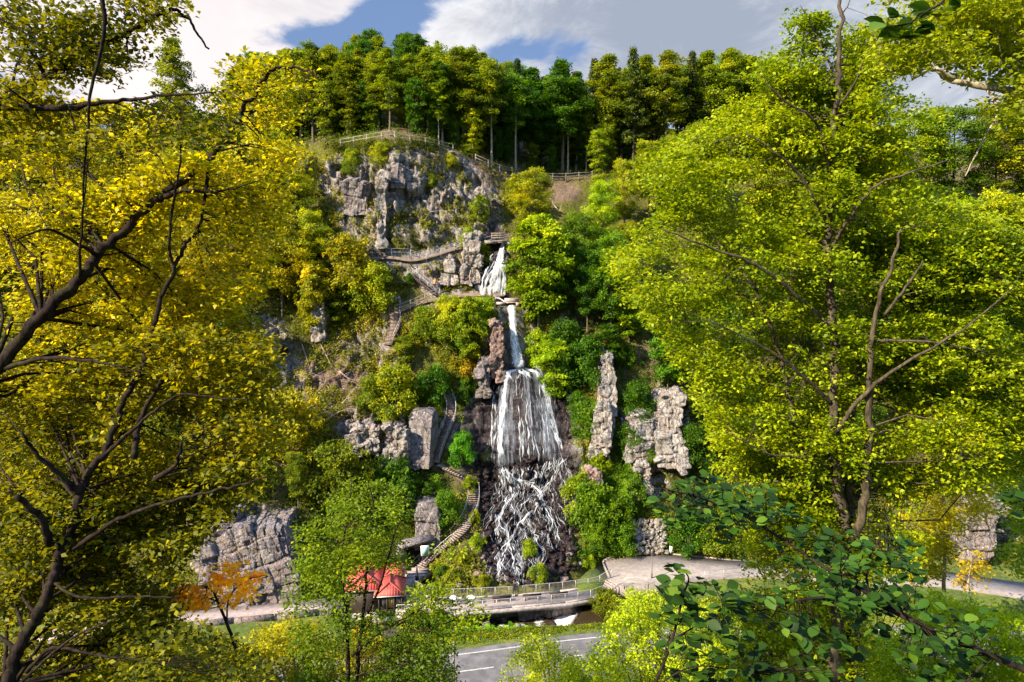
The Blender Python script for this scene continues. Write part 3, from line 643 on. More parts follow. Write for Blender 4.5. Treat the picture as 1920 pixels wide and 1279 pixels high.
# ------------------------------------------------------------------ rocks
def rock_verts(rng, subdiv=3, planes=14, sharp=.0):
    import bmesh
    bm = bmesh.new(); bmesh.ops.create_icosphere(bm, subdivisions=subdiv, radius=1)
    V = np.array([v.co[:] for v in bm.verts]); Fc = [[v.index for v in f.verts] for f in bm.faces]; bm.free()
    n = rng.normal(size=(planes, 3)); n /= np.linalg.norm(n, axis=1)[:, None]; h = rng.uniform(.55, .9, planes)
    d = V/np.linalg.norm(V, axis=1)[:, None]; dd = np.maximum(d@n.T, 1e-3); r = np.minimum((h/dd).min(1), 1.15)
    r = r*(1+(fbm(d*2.2+rng.rand()*50, 4, 3)-.45)*.22); return d*r[:, None], Fc
def outcrop_verts(rng, size, rot=0.0, res=26, block=.9, amp=.35, taper=.2, lean=(0, 0)):
    """a block of jointed rock: a subdivided box pushed about by a cell pattern"""
    sx, sy, sz = size; V = []; Fc = []; n0 = 0
    def face(o, a, b, na, nb):
        nonlocal n0
        for i in range(nb+1):
            for j in range(na+1): V.append(np.array(o)+np.array(a)*j/na+np.array(b)*i/nb)
        for i in range(nb):
            for j in range(na): k = n0+i*(na+1)+j; Fc.append((k, k+1, k+na+2, k+na+1))
        n0 = len(V)
    nz = max(8, int(res*sz/max(size))); nx = max(6, int(res*sx/max(size))); ny = max(6, int(res*sy/max(size)))
    face((-1, -1, 0), (2, 0, 0), (0, 0, 1), nx, nz); face((1, -1, 0), (0, 2, 0), (0, 0, 1), ny, nz); face((1, 1, 0), (-2, 0, 0), (0, 0, 1), nx, nz); face((-1, 1, 0), (0, -2, 0), (0, 0, 1), ny, nz)
    face((-1, -1, 1), (2, 0, 0), (0, 2, 0), nx, ny)
    V = np.array(V); q = V.copy(); p = V*np.array([sx/2, sy/2, sz])
    r = rng.rand()*40
    d = np.stack([V[:, 0], V[:, 1], (V[:, 2]-.5)*1.2], -1); d /= np.linalg.norm(d, axis=1)[:, None]
    th = rng.uniform(-.25, .25); pr_ = np.stack([p[:, 0]*math.cos(th)+p[:, 2]*math.sin(th), p[:, 1], p[:, 2]*math.cos(th)-p[:, 0]*math.sin(th)], -1)+r*3
    b1, e1 = bricks(pr_, (block*1.3, block*1.3, block*1.2), 5, .35); b2, e2 = bricks(pr_, (block*.55, block*.55, block*.36), 9, .4); f1, f2, cr, cp = voro(p/(block*2.2)+r, 5)
    off = (b1-.5)*amp*1.9-.5*amp*sstep(.07, 0, e1)+(b2-.5)*amp*.6-.22*amp*sstep(.1, 0, e2)+(cr-.5)*amp*1.2+(fbm(p*.5+r, 2, 2)-.42)*amp*1.8
    p = p+d*off[:, None]; k = 1-taper*V[:, 2]; p[:, 0] = p[:, 0]*k+lean[0]*V[:, 2]; p[:, 1] = p[:, 1]*k+lean[1]*V[:, 2]
    p[:, 2] -= .3*np.hypot(V[:, 0], V[:, 1])**3*sstep(.8, 1, V[:, 2])
    c, s = math.cos(rot), math.sin(rot); p = np.stack([p[:, 0]*c-p[:, 1]*s, p[:, 0]*s+p[:, 1]*c, p[:, 2]], -1)
    return p, Fc
def outcrop(px, py_base, py_top, wpx, depth, m, label, cat='rock', rot=0.0, d=None, push=0.0, name='rock_outcrop', group=None, **k):
    """a rock whose foot is at (px, py_base) of the hillside and which reaches up to py_top"""
    d = float(Dtab(px, py_base)) if d is None else d; d -= push
    base = P(px, py_base, d); s = d/F; size = (wpx*s, depth, (py_base-py_top)*s*1.02+.6)
    rng = np.random.RandomState(int(px*7+py_base) % 99991)
    v, f = outcrop_verts(rng, size, rot, **k)
    o = mesh_np(name, v, [i for ff in f for i in ff], [len(ff) for ff in f], m)
    o.location = (base[0], base[1]+depth*.35, base[2]-.6); return tag(o, label, cat, group)
outcrop(1136, 797, 664, 34, 4.5, M['rock'], 'tall pale rock pillar standing right of the waterfall among green bushes', rot=.1, res=60, block=1.5, amp=.34, taper=.22, lean=(.5, 2.4), push=1.3)
outcrop(1128, 850, 758, 38, 4.5, M['rock'], 'broad pale lower step at the foot of the tall rock pillar', rot=-.15, res=50, block=1.2, amp=.5, taper=.3, lean=(.4,.8), push=1.9)
outcrop(1262, 868, 742, 54, 5.5, M['rock'], 'square pale rock tower with dark joints beside the big beech crown', rot=-.1, res=60, block=1.9, amp=.7, taper=.16, lean=(-.2,2.6), push=1.4)
outcrop(1212, 850, 786, 92, 5.0, M['rock'], 'wide jointed rock wall topped with ochre moss left of the rock tower', rot=.12, res=60, block=2.1, amp=.7, taper=.12, lean=(.6, 1.8), push=1.3)
outcrop(1110, 935, 875, 30, 3.0, M['rock_pink'], 'pinkish rock rib between the cascade and the green bushes', rot=.2, res=40, block=1.0, amp=.35, push=1.2)
outcrop(1205, 925, 862, 36, 3.0, M['rock'], 'pale broken rock face below the jointed rock wall', res=40, block=1.0, amp=.35, push=1.0)
outcrop(786, 868, 768, 52, 3.2, M['rock_grey'], 'smooth leaning grey rock slab beside the upper steps', rot=-.2, res=50, block=2.6, amp=.22, taper=.12, lean=(.2, 1.2), push=1.4)
outcrop(737, 868, 792, 42, 3.4, M['rock'], 'cluster of rounded pale blocks left of the smooth grey slab', rot=.1, res=50, block=1.1, amp=.5, taper=.15, push=1.6)
outcrop(680, 848, 795, 60, 3.0, M['rock'], 'row of low pale ledges under the yellow green shrub', rot=.05, res=50, block=1.2, amp=.5, taper=.1, push=1.2)
outcrop(796, 1020, 942, 44, 3.4, M['rock_grey'], 'grey rock face above the dark gallery entrance', rot=.1, res=50, block=2.2, amp=.3, taper=.1, lean=(.2, .8), push=1.2)
outcrop(470, 1150, 985, 200, 9.0, M['rock_grey'], 'huge fractured grey boulder behind the valley path on the left', rot=.12, res=110, block=2.0, amp=.5, taper=.22, lean=(-1.2, 2.0), d=69, push=1.2, name='boulder')
outcrop(400, 1120, 950, 110, 6.0, M['rock_grey'], 'cracked rock shoulder left of the huge grey boulder', rot=-.1, res=70, block=1.8, amp=.45, taper=.25, lean=(.5, 1.0), d=71, push=1.0)
outcrop(487, 690, 620, 60, 4.0, M['rock_grey'], 'rounded layered rock head showing through the golden trees', rot=.1, res=50, block=1.3, amp=.5, taper=.2, push=1.5)
outcrop(599, 632, 555, 24, 3.0, M['rock'], 'narrow pale rock spur high on the left slope', res=40, block=.9, amp=.35, push=1.2)
outcrop(520, 740, 690, 44, 3.0, M['rock_grey'], 'grey rock step below the layered rock head', res=40, block=1.3, amp=.35, push=1.0)
outcrop(712, 455, 322, 26, 3.5, M['rock'], 'tall pale rock column on the upper left cliff', rot=.1, res=60, block=1.8, amp=.5, taper=.2, lean=(.4, .6), push=.7)
outcrop(668, 395, 335, 50, 3.0, M['rock_grey'], 'dark vertical rock wall left of the pale cliff column', rot=-.1, res=50, block=1.8, amp=.35, taper=.05, push=1.0)
outcrop(746, 345, 308, 26, 2.5, M['rock_grey'], 'split grey block under the rail lookout', res=36, block=1.4, amp=.25, push=1.2)
outcrop(901, 395, 352, 26, 3.0, M['rock'], 'white streaked mossy rock nose at the right end of the cliff', res=40, block=1.2, amp=.3, push=1.6)
outcrop(930, 705, 600, 26, 3.4, M['rock_pink'], 'reddish rock buttress directly left of the narrow chute', rot=.1, res=60, block=1.3, amp=.35, taper=.05, push=1.3)
outcrop(906, 735, 670, 26, 3.0, M['rock_grey'], 'dark jointed rock beside the reddish buttress', res=44, block=1.1, amp=.4, push=1.2)
outcrop(880, 525, 440, 40, 3.0, M['rock'], 'pale jointed cliff block left of the upper fall', rot=.1, res=50, block=1.6, amp=.6, taper=.25, lean=(.3,.8), push=.5)
outcrop(840, 525, 475, 36, 2.6, M['rock'], 'light rock hump above the resting visitors', res=44, block=1.5, amp=.5, taper=.4, lean=(0,.8), push=.3)
outcrop(1838, 1040, 930, 60, 4.0, M['rock_grey'], 'shaded rock face behind the yellow maple on the right', rot=-.3, res=50, block=2.0, amp=.5, taper=.1, push=1.5)
# loose boulders round the foot of the falls
rng = np.random.RandomState(4)
def boulder(px, py, wpx, m, label, squash=.75, d=None, group=None, name='boulder', lift=.2):
    d = float(Dtab(px, py)) if d is None else d
    v, f = rock_verts(rng, 3, 12); s = wpx*d/F/2
    v = v*np.array([s, s*.9, s*squash]); a = rng.rand()*6; v = np.stack([v[:, 0]*math.cos(a)-v[:, 1]*math.sin(a), v[:, 0]*math.sin(a)+v[:, 1]*math.cos(a), v[:, 2]], -1)
    o = mesh_np(name, v, [i for ff in f for i in ff], [3]*len(f), m); p = G(np.array([px]), np.array([py]))[0] if d is None or True else P(px, py, d)
    if py > _base(px): p = PZ(px, py, float(floorz(*PZ(px, py, 0.0)[:2])))
    o.location = (p[0], p[1]-s*.3, p[2]+s*lift); return tag(o, label, 'boulder', group)
for px, py, w_, mm, lb in ((898,1077,22,'rock_pink','reddish boulder in the rock garden near the railing'),(905,1047,14,'rock_pink','upright red stone in the rock garden'),(834,1072,20,'rock','flat cream boulder beside the lower steps'),
    (862,1066,13,'rock','small cream boulder in the middle of the rock garden'),(866,1085,16,'rock_pink','orange tinted boulder low in the rock garden'),(843,1052,12,'rock_grey','grey boulder high in the rock garden'),
    (889,1000,15,'rock_pink','pink boulder right of the curving steps'),(860,1098,18,'rock','cream boulder just behind the far railing'),(888,1030,12,'rock','pale boulder between the steps and the cascade'),
    (1056,1086,22,'rock_pink','big brown boulder behind the right end of the railing'),(1082,1096,24,'rock','pale boulder at the edge of the small lawn'),(1068,1042,14,'rock','pale angular boulder right of the cascade foot'),
    (1088,1058,10,'rock','small white boulder above the lawn'),(993,1094,20,'rock_wet','wet dark boulder beside the last cascade'),(1026,1088,20,'rock_wet','wet dark boulder below the right hand cascade'),
    (925,1075,18,'rock_wet','wet purple boulder left of the last cascade'),(952,1078,16,'rock_wet','wet rounded boulder splitting the last cascade'),(998,1028,20,'rock_wet','large wet boulder between two arms of the cascade'),
    (1002,953,18,'rock_wet','square wet boulder in the middle of the cascade'),(975,985,16,'rock_wet','wet boulder where the cascade arms meet'),(1016,985,15,'rock_wet','wet boulder below the square one in the cascade'),
    (988,900,18,'rock_wet','dark wet boulder in the plunge pool'),(945,975,16,'rock_wet','wet boulder framed by the left arm of the cascade'),(943,945,14,'rock_wet','wet boulder high in the left arm of the cascade'),
    (1150,1050,10,'rock','white boulder at the upper edge of the paved square'),(1172,1040,9,'rock','pale boulder left of the rubble pile'),(846,268+20,16,'rock_grey','dark round boulder at the forest edge above the cliff'),
    (910,1128,0,'rock','x')):
    if w_: boulder(px, py, w_, M[mm], lb)
R2 = np.random.RandomState(8)
# rubble pile: separate stones
gn = 'white rubble stones above the paved square'
stones = []
for k in range(6):
    v, f = rock_verts(R2, 2, 9); me = mesh_np('rubble_stone', v, [i for ff in f for i in ff], [3]*len(f), M['rock']); COL.objects.unlink(me); stones.append(me)
k = 0
for r in range(13):
    for c in range(8):
        px = 1190+c*8.0+R2.uniform(-3.0, 3.0)+max(0, 6-r)*1.2; py = 1036-r*4.9+R2.uniform(-2, 2)
        if px > 1249-r*.2: continue
        o = stones[k % 6].copy(); COL.objects.link(o); k += 1
        p = G(np.array([px]), np.array([py]))[0]+np.array([0, -.5, .25]); s = R2.uniform(.22, .48)
        o.location = p; o.scale = (s*1.3, s*.9, s*.75); o.rotation_euler = (R2.uniform(-.7, .7), R2.uniform(-.7, .7), R2.uniform(0, 6))
        tag(o, 'white broken stone in the rubble pile above the paved square', 'stone', gn)
# scree: countless small dark stones
VV = []; LL = []; TT = []; n0 = 0
protos = [rock_verts(R2, 1, 8) for _ in range(5)]
for k in range(1500):
    py = R2.uniform(868, 1095); f = (py-868)/227; px = R2.uniform(890+8*f, 1072+28*f*R2.rand())
    if px < 925 and py > 1060: continue
    v, fc = protos[k % 5]; s = R2.uniform(.10, .34) if R2.rand() < .85 else R2.uniform(.36, .6)
    p = G(np.array([px]), np.array([py]))[0]+OUT*(.05)
    a = R2.rand()*6; ca, sa = math.cos(a), math.sin(a); v2 = v*np.array([s, s*.85, s*.7]); v2 = np.stack([v2[:, 0]*ca-v2[:, 1]*sa, v2[:, 0]*sa+v2[:, 1]*ca, v2[:, 2]], -1)+p
    VV.append(v2); LL.append(np.array(fc).ravel()+n0); TT += [3]*len(fc); n0 += len(v2)
tag(mesh_np('scree', np.concatenate(VV), np.concatenate(LL), TT, M['rock_wet']), 'dark wet loose stones covering the fan below the waterfall', 'scree', kind='stuff')
# rocks in the stream
for x, y, s, mm, lb in ((2.4, 64.6, .65, 'rock', 'pale square stone standing in the stream below the bridge'), (.6, 65.3, .6, 'rock_grey', 'mossy stone on the near bank of the stream'), (-2.6, 66.4, .55, 'rock_grey', 'dark stone between the stream rapids'), (4.0, 66.2, .5, 'rock_wet', 'wet stone at the foot of the weir'), (-5.5, 65.6, .6, 'rock_grey', 'grey stone in the stream near the round leaved plants'), (5.6, 64.7, .45, 'rock_wet', 'low wet stone at the near end of the weir')):
    v, f = rock_verts(rng, 3, 12); o = mesh_np('boulder', v*s, [i for ff in f for i in ff], [3]*len(f), M[mm]); o.location = (x, y, -2.05+s*.45); tag(o, lb, 'boulder')
v, f = outcrop_verts(np.random.RandomState(3), (6.5, 1.6, 2.0), .12, res=60, block=1.2, amp=.35, taper=.1)
o = mesh_np('rock_ledge', v, [i for ff in f for i in ff], [len(ff) for ff in f], M['rock_grey']); o.location = (3.6, 69.2, -2.6); tag(o, 'mossy rock ledge under the right half of the bridge', 'rock')
# ------------------------------------------------------------------ bridge, square, path
M['steel'] = simple('galvanised_steel', (.40, .385, .38), .45, .35, var=.12, scale=9)
M['steel_dark'] = simple('dark_steel', (.09, .085, .085), .5, .3, var=.2, scale=9)
M['white'] = simple('white_plastic', (.82, .82, .82), .4, var=.04)
M['wood_dark'] = simple('dark_brown_timber', (.026, .014, .011), .7, var=.35, scale=5, bump=.3)
M['wood_pale'] = simple('grey_weathered_timber', (.19, .16, .13), .85, var=.35, scale=4, bump=.3)
M['wood_step'] = simple('step_timber', (.25, .185, .155), .85, var=.35, scale=3, bump=.3)
M['black'] = simple('black_cloth', (.012, .012, .015), .8, var=.2)
def P0(px, py): return PZ(px, py, 0.0)
deck_px = [(742,1153),(850,1149),(960,1140),(1060,1131),(1110,1123),(1140,1111),(1121,1098),(1108,1101),(1050,1109),(960,1117),(850,1122),(805,1120),(778,1105),(768,1099),(772,1090),(812,1072),(776,1066),(752,1090),(742,1110)]
dp = [P0(*p) for p in deck_px]
root = empty('footbridge', P0(950, 1130)); loc = np.array(root.location)
tag(root, 'long curved concrete footbridge and terrace in front of the waterfall', 'bridge')
mb = MB(); mb.prism([p[:2]-loc[:2] for p in dp], -.55, -.02); mb.build('deck_slab', M['concrete'], root)
mb = MB(); mb.prism([(p[:2]-loc[:2])*.995 for p in dp], -.02, .02); mb.build('deck_surface', M['slab'], root)
mb = MB()
for a, b in zip(dp[:5], dp[1:6]): mb.bar(a-loc+[0, .12, .06], b-loc+[0, .12, .06], .22, .12)
for a, b in zip(dp[7:12], dp[8:13]): mb.bar(a-loc+[0, -.1, .08], b-loc+[0, -.1, .08], .2, .14)
mb.build('kerb', M['concrete'], root)
mb = MB()
for x0, x1 in ((-15.2, -9.5), (-9.5, 5.5)): mb.bar((x0-loc[0], 68.9+.11*x0-loc[1], -1.5), (x1-loc[0], 68.9+.11*x1-loc[1], -1.5), .5, 1.9)
mb.build('abutment', M['rock_grey'], root)

def polyrail(name, pts, label, h=1.0, mt='steel', spacing=1.45, bars=True, rails=(1.0,), rad=.028, bar_r=.011, post_r=.026, group=None, cat='railing', barspace=.14):
    pts = np.array(pts, float); L = np.concatenate([[0], np.cumsum(np.linalg.norm(np.diff(pts, axis=0), axis=1))])
    at = lambda s: np.array([np.interp(s, L, pts[:, k]) for k in range(3)])
    r = empty(name, pts[0]); b = pts[0]; tag(r, label, cat, group)
    for hh in rails:
        mb = MB(); mb.tube([p-b+[0, 0, h*hh] for p in pts], rad, 6); mb.build('handrail' if hh == max(rails) else 'rail', M[mt], r)
    n = max(2, int(round(L[-1]/spacing))+1); m0 = None
    for s in np.linspace(0, L[-1], n):
        p = at(s)-b
        if m0 is None:
            mb = MB(); mb.tube([(0, 0, -.25), (0, 0, h)], post_r, 6); m0 = mb.build('post', M[mt], r); m0.location = p
        else:
            c = m0.copy(); COL.objects.link(c); c.parent = r; c.location = p
    if bars:
        mb = MB(); mb.tube([p-b+[0, 0, .12] for p in pts], rad*.6, 4)
        for s in np.arange(.07, L[-1], barspace): p = at(s)-b; mb.tube([p+[0, 0, .12], p+[0, 0, h]], bar_r, 4, cap=False)
        mb.build('balusters', M[mt], r)
    return r
polyrail('railing', [PZ(1170,1100,.75), PZ(1158,1100,.6), P0(1135,1114), P0(1110,1122.5), P0(1060,1130.5), P0(960,1139.5), P0(850,1148.5), P0(744,1152.5)], 'steel balustrade on the road side of the footbridge')
polyrail('railing', [PZ(1146,1084,.75), PZ(1138,1088,.6), P0(1121,1098), P0(1108,1101), P0(1050,1109), P0(960,1117), P0(850,1122), P0(805,1120), P0(778,1106), P0(773,1100)], 'steel balustrade on the waterfall side of the footbridge')
polyrail('railing', [PZ(1172,1101,.72), PZ(1215,1098,.72), PZ(1262,1093,.72), PZ(1330,1087,.72), PZ(1392,1081,.72)], 'thin steel railing along the near edge of the paved square', bars=False, rails=(1.0, .5), rad=.018, post_r=.02, spacing=2.2)
# steps from the bridge to the square
st = empty('steps', P0(1140, 1104)); L0 = np.array(st.location); tag(st, 'short flight of concrete steps between footbridge and paved square', 'steps')
a0, a1 = P0(1140, 1111), P0(1119, 1098); b0, b1 = PZ(1168, 1099, .7), PZ(1143, 1085, .7)
for k in range(5):
    f = k/5; g = (k+1)/5; q0 = a0*(1-f)+b0*f; q1 = a1*(1-f)+b1*f; q2 = a1*(1-g)+b1*g; q3 = a0*(1-g)+b0*g
    mb = MB(); mb.prism([(p-L0)[:2] for p in (q0, q1, q2, q3)], -.5+.0*k, .14*(k+1)); mb.build('step', M['slab'], st)
sq = [PZ(x, y, .75) for x, y in [(1168,1100),(1143,1085),(1131,1056),(1133,1052),(1150,1045),(1190,1037),(1250,1039),(1320,1046),(1390,1053),(1480,1060),(1600,1066),(1760,1070),(1930,1094),(2100,1120),(2100,1150),(1930,1122),(1760,1098),(1600,1092),(1400,1080),(1300,1088),(1250,1093)]]
mb = MB(); mb.prism([p[:2] for p in sq], -.6, .75); tag(mb.build('paved_square', M['paving']), kind='structure')
mb = MB()
ks = [PZ(x, y, .72) for x, y in [(1143,1085),(1131,1056),(1133,1052),(1150,1045),(1190,1037),(1250,1039),(1320,1046),(1390,1053)]]
for a, b in zip(ks[:-1], ks[1:]): mb.bar(a+[0, 0, .05], b+[0, 0, .05], .2, .22)
tag(mb.build('kerb', M['slab']), kind='structure')
# left valley path with its low wall
pp = [(645,1136),(600,1141),(520,1150),(440,1157),(360,1165),(280,1175),(180,1188),(60,1204)]
A_ = [P0(x, y) for x, y in pp]; mb = MB(); B_ = [p+np.array([0, 2.1, 0]) for p in A_]
mb.prism([p[:2] for p in A_]+[p[:2] for p in B_[::-1]], -.8, .03); tag(mb.build('path', M['slab']), kind='structure')
mb = MB()
for a, b in zip(A_[:-1], A_[1:]): mb.bar(a+[0, -.14, -.42], b+[0, -.14, -.42], .25, .82)
tag(mb.build('retaining_wall', M['rock_grey']), 'low rough stone wall below the pale valley path on the left', 'wall')

# benches
def bench(px, py, label):
    p = P0(px, py); r = empty('park_bench', p, math.radians(6)); tag(r, label, 'bench', 'benches on the footbridge')
    mb = MB()
    for k in range(3): mb.box((0, -.16+k*.15, .45), (1.9, .12, .045))
    mb.build('seat', M['wood_dark'], r)
    mb = MB()
    for k in range(2): mb.box((0, -.30-.02*k, .62+.14*k), (1.9, .04, .13), rx=.15)
    mb.build('backrest', M['wood_dark'], r)
    for s in (-1, 1):
        mb = MB(); mb.box((s*.7, -.15, .22), (.09, .09, .44)); mb.box((s*.7, .12, .22), (.09, .09, .44)); mb.box((s*.7, -.02, .41), (.08, .42, .05)); mb.box((s*.7, -.26, .6), (.06, .05, .42)); mb.build('leg', M['wood_dark'], r)
bench(940, 1128.5, 'dark bench on the footbridge nearest the white bistro tables')
bench(997, 1125, 'dark bench in the middle of the three on the footbridge')
bench(1047, 1121.5, 'dark bench on the footbridge nearest the steps to the square')
def bistro(px, py, label):
    p = P0(px, py); r = empty('bistro_table', p); tag(r, label, 'table')
    mb = MB(); mb.lathe((0, 0, 0), [(.26, .0), (.26, .03), (.05, .06)], 12); mb.build('base', M['steel_dark'], r)
    mb = MB(); mb.tube([(0, 0, .03), (0, 0, .78)], .04, 8); mb.build('leg', M['white'], r)
    mb = MB(); mb.lathe((0, 0, .78), [(.08, -.3), (.18, -.16), (.40, -.03), (.46, .05), (.455, .08), (.0, .09)], 16); mb.build('tabletop', M['white'], r, smooth=True)
bistro(852, 1135, 'white round standing table closer to the red roofed hut')
bistro(884.5, 1134, 'white round standing table closer to the benches')
def metal_chair(px, py, label, rz):
    p = P0(px, py); r = empty('garden_chair', p, rz); tag(r, label, 'chair')
    mb = MB(); mb.box((0, 0, .45), (.42, .42, .03)); mb.build('seat', M['steel_dark'], r)
    mb = MB(); mb.tube([(-.2, .2, .45), (-.2, .24, .85), (.2, .24, .85), (.2, .2, .45)], .012, 5); mb.box((0, .235, .72), (.36, .015, .16)); mb.build('backrest', M['steel_dark'], r)
    for a in (-1, 1):
        for b in (-1, 1): mb = MB(); mb.tube([(a*.19, b*.19, .45), (a*.21, b*.21, 0)], .012, 5); mb.build('leg', M['steel_dark'], r)
metal_chair(836, 1139, 'low dark chair left of the first white table', .6)
metal_chair(764, 1143, 'dark wire chair on the terrace beside the hut', -.4)
# closed parasol
p = P0(782, 1099); r = empty('parasol', p); tag(r, 'closed dark parasol at the corner of the waterfall railing', 'parasol')
mb = MB(); mb.tube([(0, 0, 0), (0, 0, 2.2)], .03, 8); mb.build('pole', M['steel_dark'], r)
mb = MB(); mb.lathe((0, 0, 0), [(.02, 2.3), (.09, 1.9), (.16, 1.2), (.22, .75), (.12, .7)], 9); mb.build('canopy', M['black'], r)

# lamp post on the square
p = PZ(1222, 1084, .75); r = empty('street_lamp', p); tag(r, 'slim dark street lamp with lantern head on the paved square', 'lamp')
mb = MB(); mb.tube([(0, 0, 0), (0, 0, .5), (0, 0, .55), (0, 0, 2.5)], [.09, .09, .055, .045], 8); mb.build('pole', M['steel_dark'], r)
mb = MB(); mb.lathe((0, 0, 2.5), [(.04, 0), (.13, .05), (.15, .10), (.17, .36), (.22, .40), (.04, .52), (.02, .6)], 8); mb.build('lamp_head', M['steel_dark'], r)
mb = MB(); mb.lathe((0, 0, 2.5), [(.12, .11), (.155, .35)], 8); mb.build('lamp_glass', M['white'], r)
p = PZ(1258, 1040, .75); r = empty('marker_box', p); tag(r, 'small white box on a post behind the paved square', 'box')
mb = MB(); mb.box((0, 0, .55), (.32, .22, .8)); mb.box((0, 0, .97), (.38, .28, .05)); mb.build('housing', M['white'], r)
mb = MB(); mb.box((0, 0, .08), (.1, .1, .2)); mb.build('stand', M['steel_dark'], r)
# wooden pole by the road
p = PZ(850, 1279, -1.0)+np.array([0, 1.2, 0]); mb = MB(); mb.tube([(0, 0, 0), (0, 0, 3), (.02, 0, 6.2)], [.10, .09, .075], 8); o = mb.build('wooden_pole', M['wood_pale']); o.location = P(850, 1175, 50.0)-np.array([0, 0, 6.2])+np.array([0,0,.0])
tag(o, 'bare wooden pole standing beside the road at the bottom of the picture', 'pole')

# ------------------------------------------------------------------ hut with the red tiled roof
def tile_mat():
    m, t = mat('red_roof_tile'); o = t.node('ShaderNodeOutputMaterial'); b = t.node('ShaderNodeBsdfPrincipled', ins={'Roughness': .65})
    uv = t.node('ShaderNodeUVMap', uv_map='uv').outputs[0]; sp = t.node('ShaderNodeSeparateXYZ'); t.l.new(uv, sp.inputs[0])
    fx = t.math('FRACT', t.math('MULTIPLY', sp.outputs[0], 3.6)); fy = t.math('FRACT', t.math('MULTIPLY', sp.outputs[1], 2.6))
    h = t.math('ADD', t.math('SINE', t.math('MULTIPLY', fx, math.pi)), t.math('MULTIPLY', fy, .5))
    pos = t.node('ShaderNodeNewGeometry').outputs['Position']; n = t.noise(pos, 3, 5, .7)
    c = t.mix(t.mapr(n, .3, .7), c4((.36, .045, .035)), c4((.50, .085, .06)))
    c = t.mix(t.math('MULTIPLY', t.mapr(fy, .12, .0), .6), c, c4((.12, .03, .02)))
    t.set(b.inputs['Base Color'], c); t.set(b.inputs['Normal'], t.bump(h, .6, .05)); t.l.new(b.outputs[0], o.inputs[0]); return m
M['tile'] = tile_mat()
def hip_roof(name, x0, x1, y0, y1, z0, z1, parent, hipx=True):
    w_, d_ = x1-x0, y1-y0
    if w_ >= d_: h = d_/2; R0 = (x0+h*.6, (y0+y1)/2, z1); R1 = (x1-h*.6, (y0+y1)/2, z1)
    else: h = w_/2; R0 = ((x0+x1)/2, y0+h*.6, z1); R1 = ((x0+x1)/2, y1-h*.6, z1)
    c = [(x0, y0, z0), (x1, y0, z0), (x1, y1, z0), (x0, y1, z0)]
    faces = [[c[0], c[1], R1, R0], [c[1], c[2], R1], [c[2], c[3], R0, R1], [c[3], c[0], R0]] if w_ >= d_ else [[c[0], c[1], R0], [c[1], c[2], R1, R0], [c[2], c[3], R1], [c[3], c[0], R0, R1]]
    V = []; L = []; T = []; U = []; T_ = .07
    for f in faces:
        f = np.array(f, float); e = f[1]-f[0]; e /= np.linalg.norm(e); nn = np.cross(e, f[2]-f[0]); nn /= np.linalg.norm(nn); up = np.cross(nn, e)
        b0 = len(V)
        for p_ in f: V.append(p_); U.append(((p_-f[0])@e, (p_-f[0])@up))
        L += list(range(b0, b0+len(f))); T.append(len(f))
    me = mesh_np(name, V, L, T, M['tile'], parent=parent, uv=U)
    s = me.modifiers.new('thick', 'SOLIDIFY'); s.thickness = .09; s.offset = -1
    mb = MB(); hips = [(c[0], R0), (c[1], R1 if w_ >= d_ else R0), (c[2], R1), (c[3], R0 if w_ >= d_ else R1), (R0, R1)]
    for a, b in hips: mb.tube([np.array(a)+[0, 0, .04], np.array(b)+[0, 0, .04]], .08, 6)
    mb.build('ridge_cap', M['tile'], me)
    mb = MB()
    for a, b in zip(c, c[1:]+c[:1]): mb.tube([np.array(a)+[0, 0, -.08], np.array(b)+[0, 0, -.08]], .05, 6)
    mb.build('gutter', M['steel'], me); return me
h0 = np.array([-13.2, 66.0, -.8]); hut = empty('kiosk', h0, math.radians(7)); tag(hut, 'small dark timber kiosk with red tiled hipped roofs beside the terrace', 'kiosk')
mb = MB(); mb.box((-.6, 2.6, -.3), (5.4, 5.6, .7)); mb.build('plinth', M['concrete'], hut)
mb = MB(); mb.box((-1.4, 3.2, 1.15), (3.4, 4.2, 2.3)); mb.box((1.0, 1.6, 1.15), (2.3, 3.0, 2.3)); mb.build('wall', M['wood_dark'], hut)
hip_roof('roof', -3.6, .6, .9, 5.9, 2.5, 3.7, hut); hip_roof('roof', -.55, 2.5, -.25, 3.6, 2.35, 3.3, hut); hip_roof('roof', .2, 2.35, 3.4, 6.4, 2.75, 3.6, hut)
mb = MB(); mb.box((1.2, 4.9, 1.4), (1.6, 2.4, 2.9)); mb.build('wall', M['wood_dark'], hut)
M['glass'] = simple('window_glass', (.10, .11, .10), .08, var=.3, spec=.8); M['curtain'] = simple('yellow_curtain', (.5, .36, .08), .8, var=.1)
for k, (x, wd) in enumerate(((.35, .62), (1.05, .62), (1.75, .5))):
    mb = MB()
    for s in (-1, 1): mb.box((x+s*(wd/2-.03), .07, 1.45), (.06, .05, 1.1)); mb.box((x, .07, 1.45+s*.52), (wd, .05, .06))
    mb.box((x, .07, 1.45), (.04, .05, 1.0)); wf = mb.build('window', M['wood_dark'], hut)
    mb = MB(); mb.box((x, .085, 1.45), (wd-.06, .02, 1.0)); mb.build('pane', M['curtain' if k == 1 else 'glass'], wf)
mb = MB()
for k in range(9): mb.box((-.1+k*.26, -.02, .42), (.05, .04, .62))
for k in range(4): mb.bar((-.05+k*.55, -.03, .15), (.35+k*.55, -.03, .7), .05, .04); mb.bar((.35+k*.55, -.03, .15), (-.05+k*.55, -.03, .7), .05, .04)
mb.box((1.0, -.02, .76), (2.35, .07, .07)); mb.box((1.0, -.02, .1), (2.35, .07, .07)); mb.build('balustrade', M['wood_dark'], hut)
for k in (-.1, .7, 1.4, 2.15): mb = MB(); mb.box((k, -.02, 1.2), (.12, .12, 2.3)); mb.build('post', M['wood_dark'], hut)

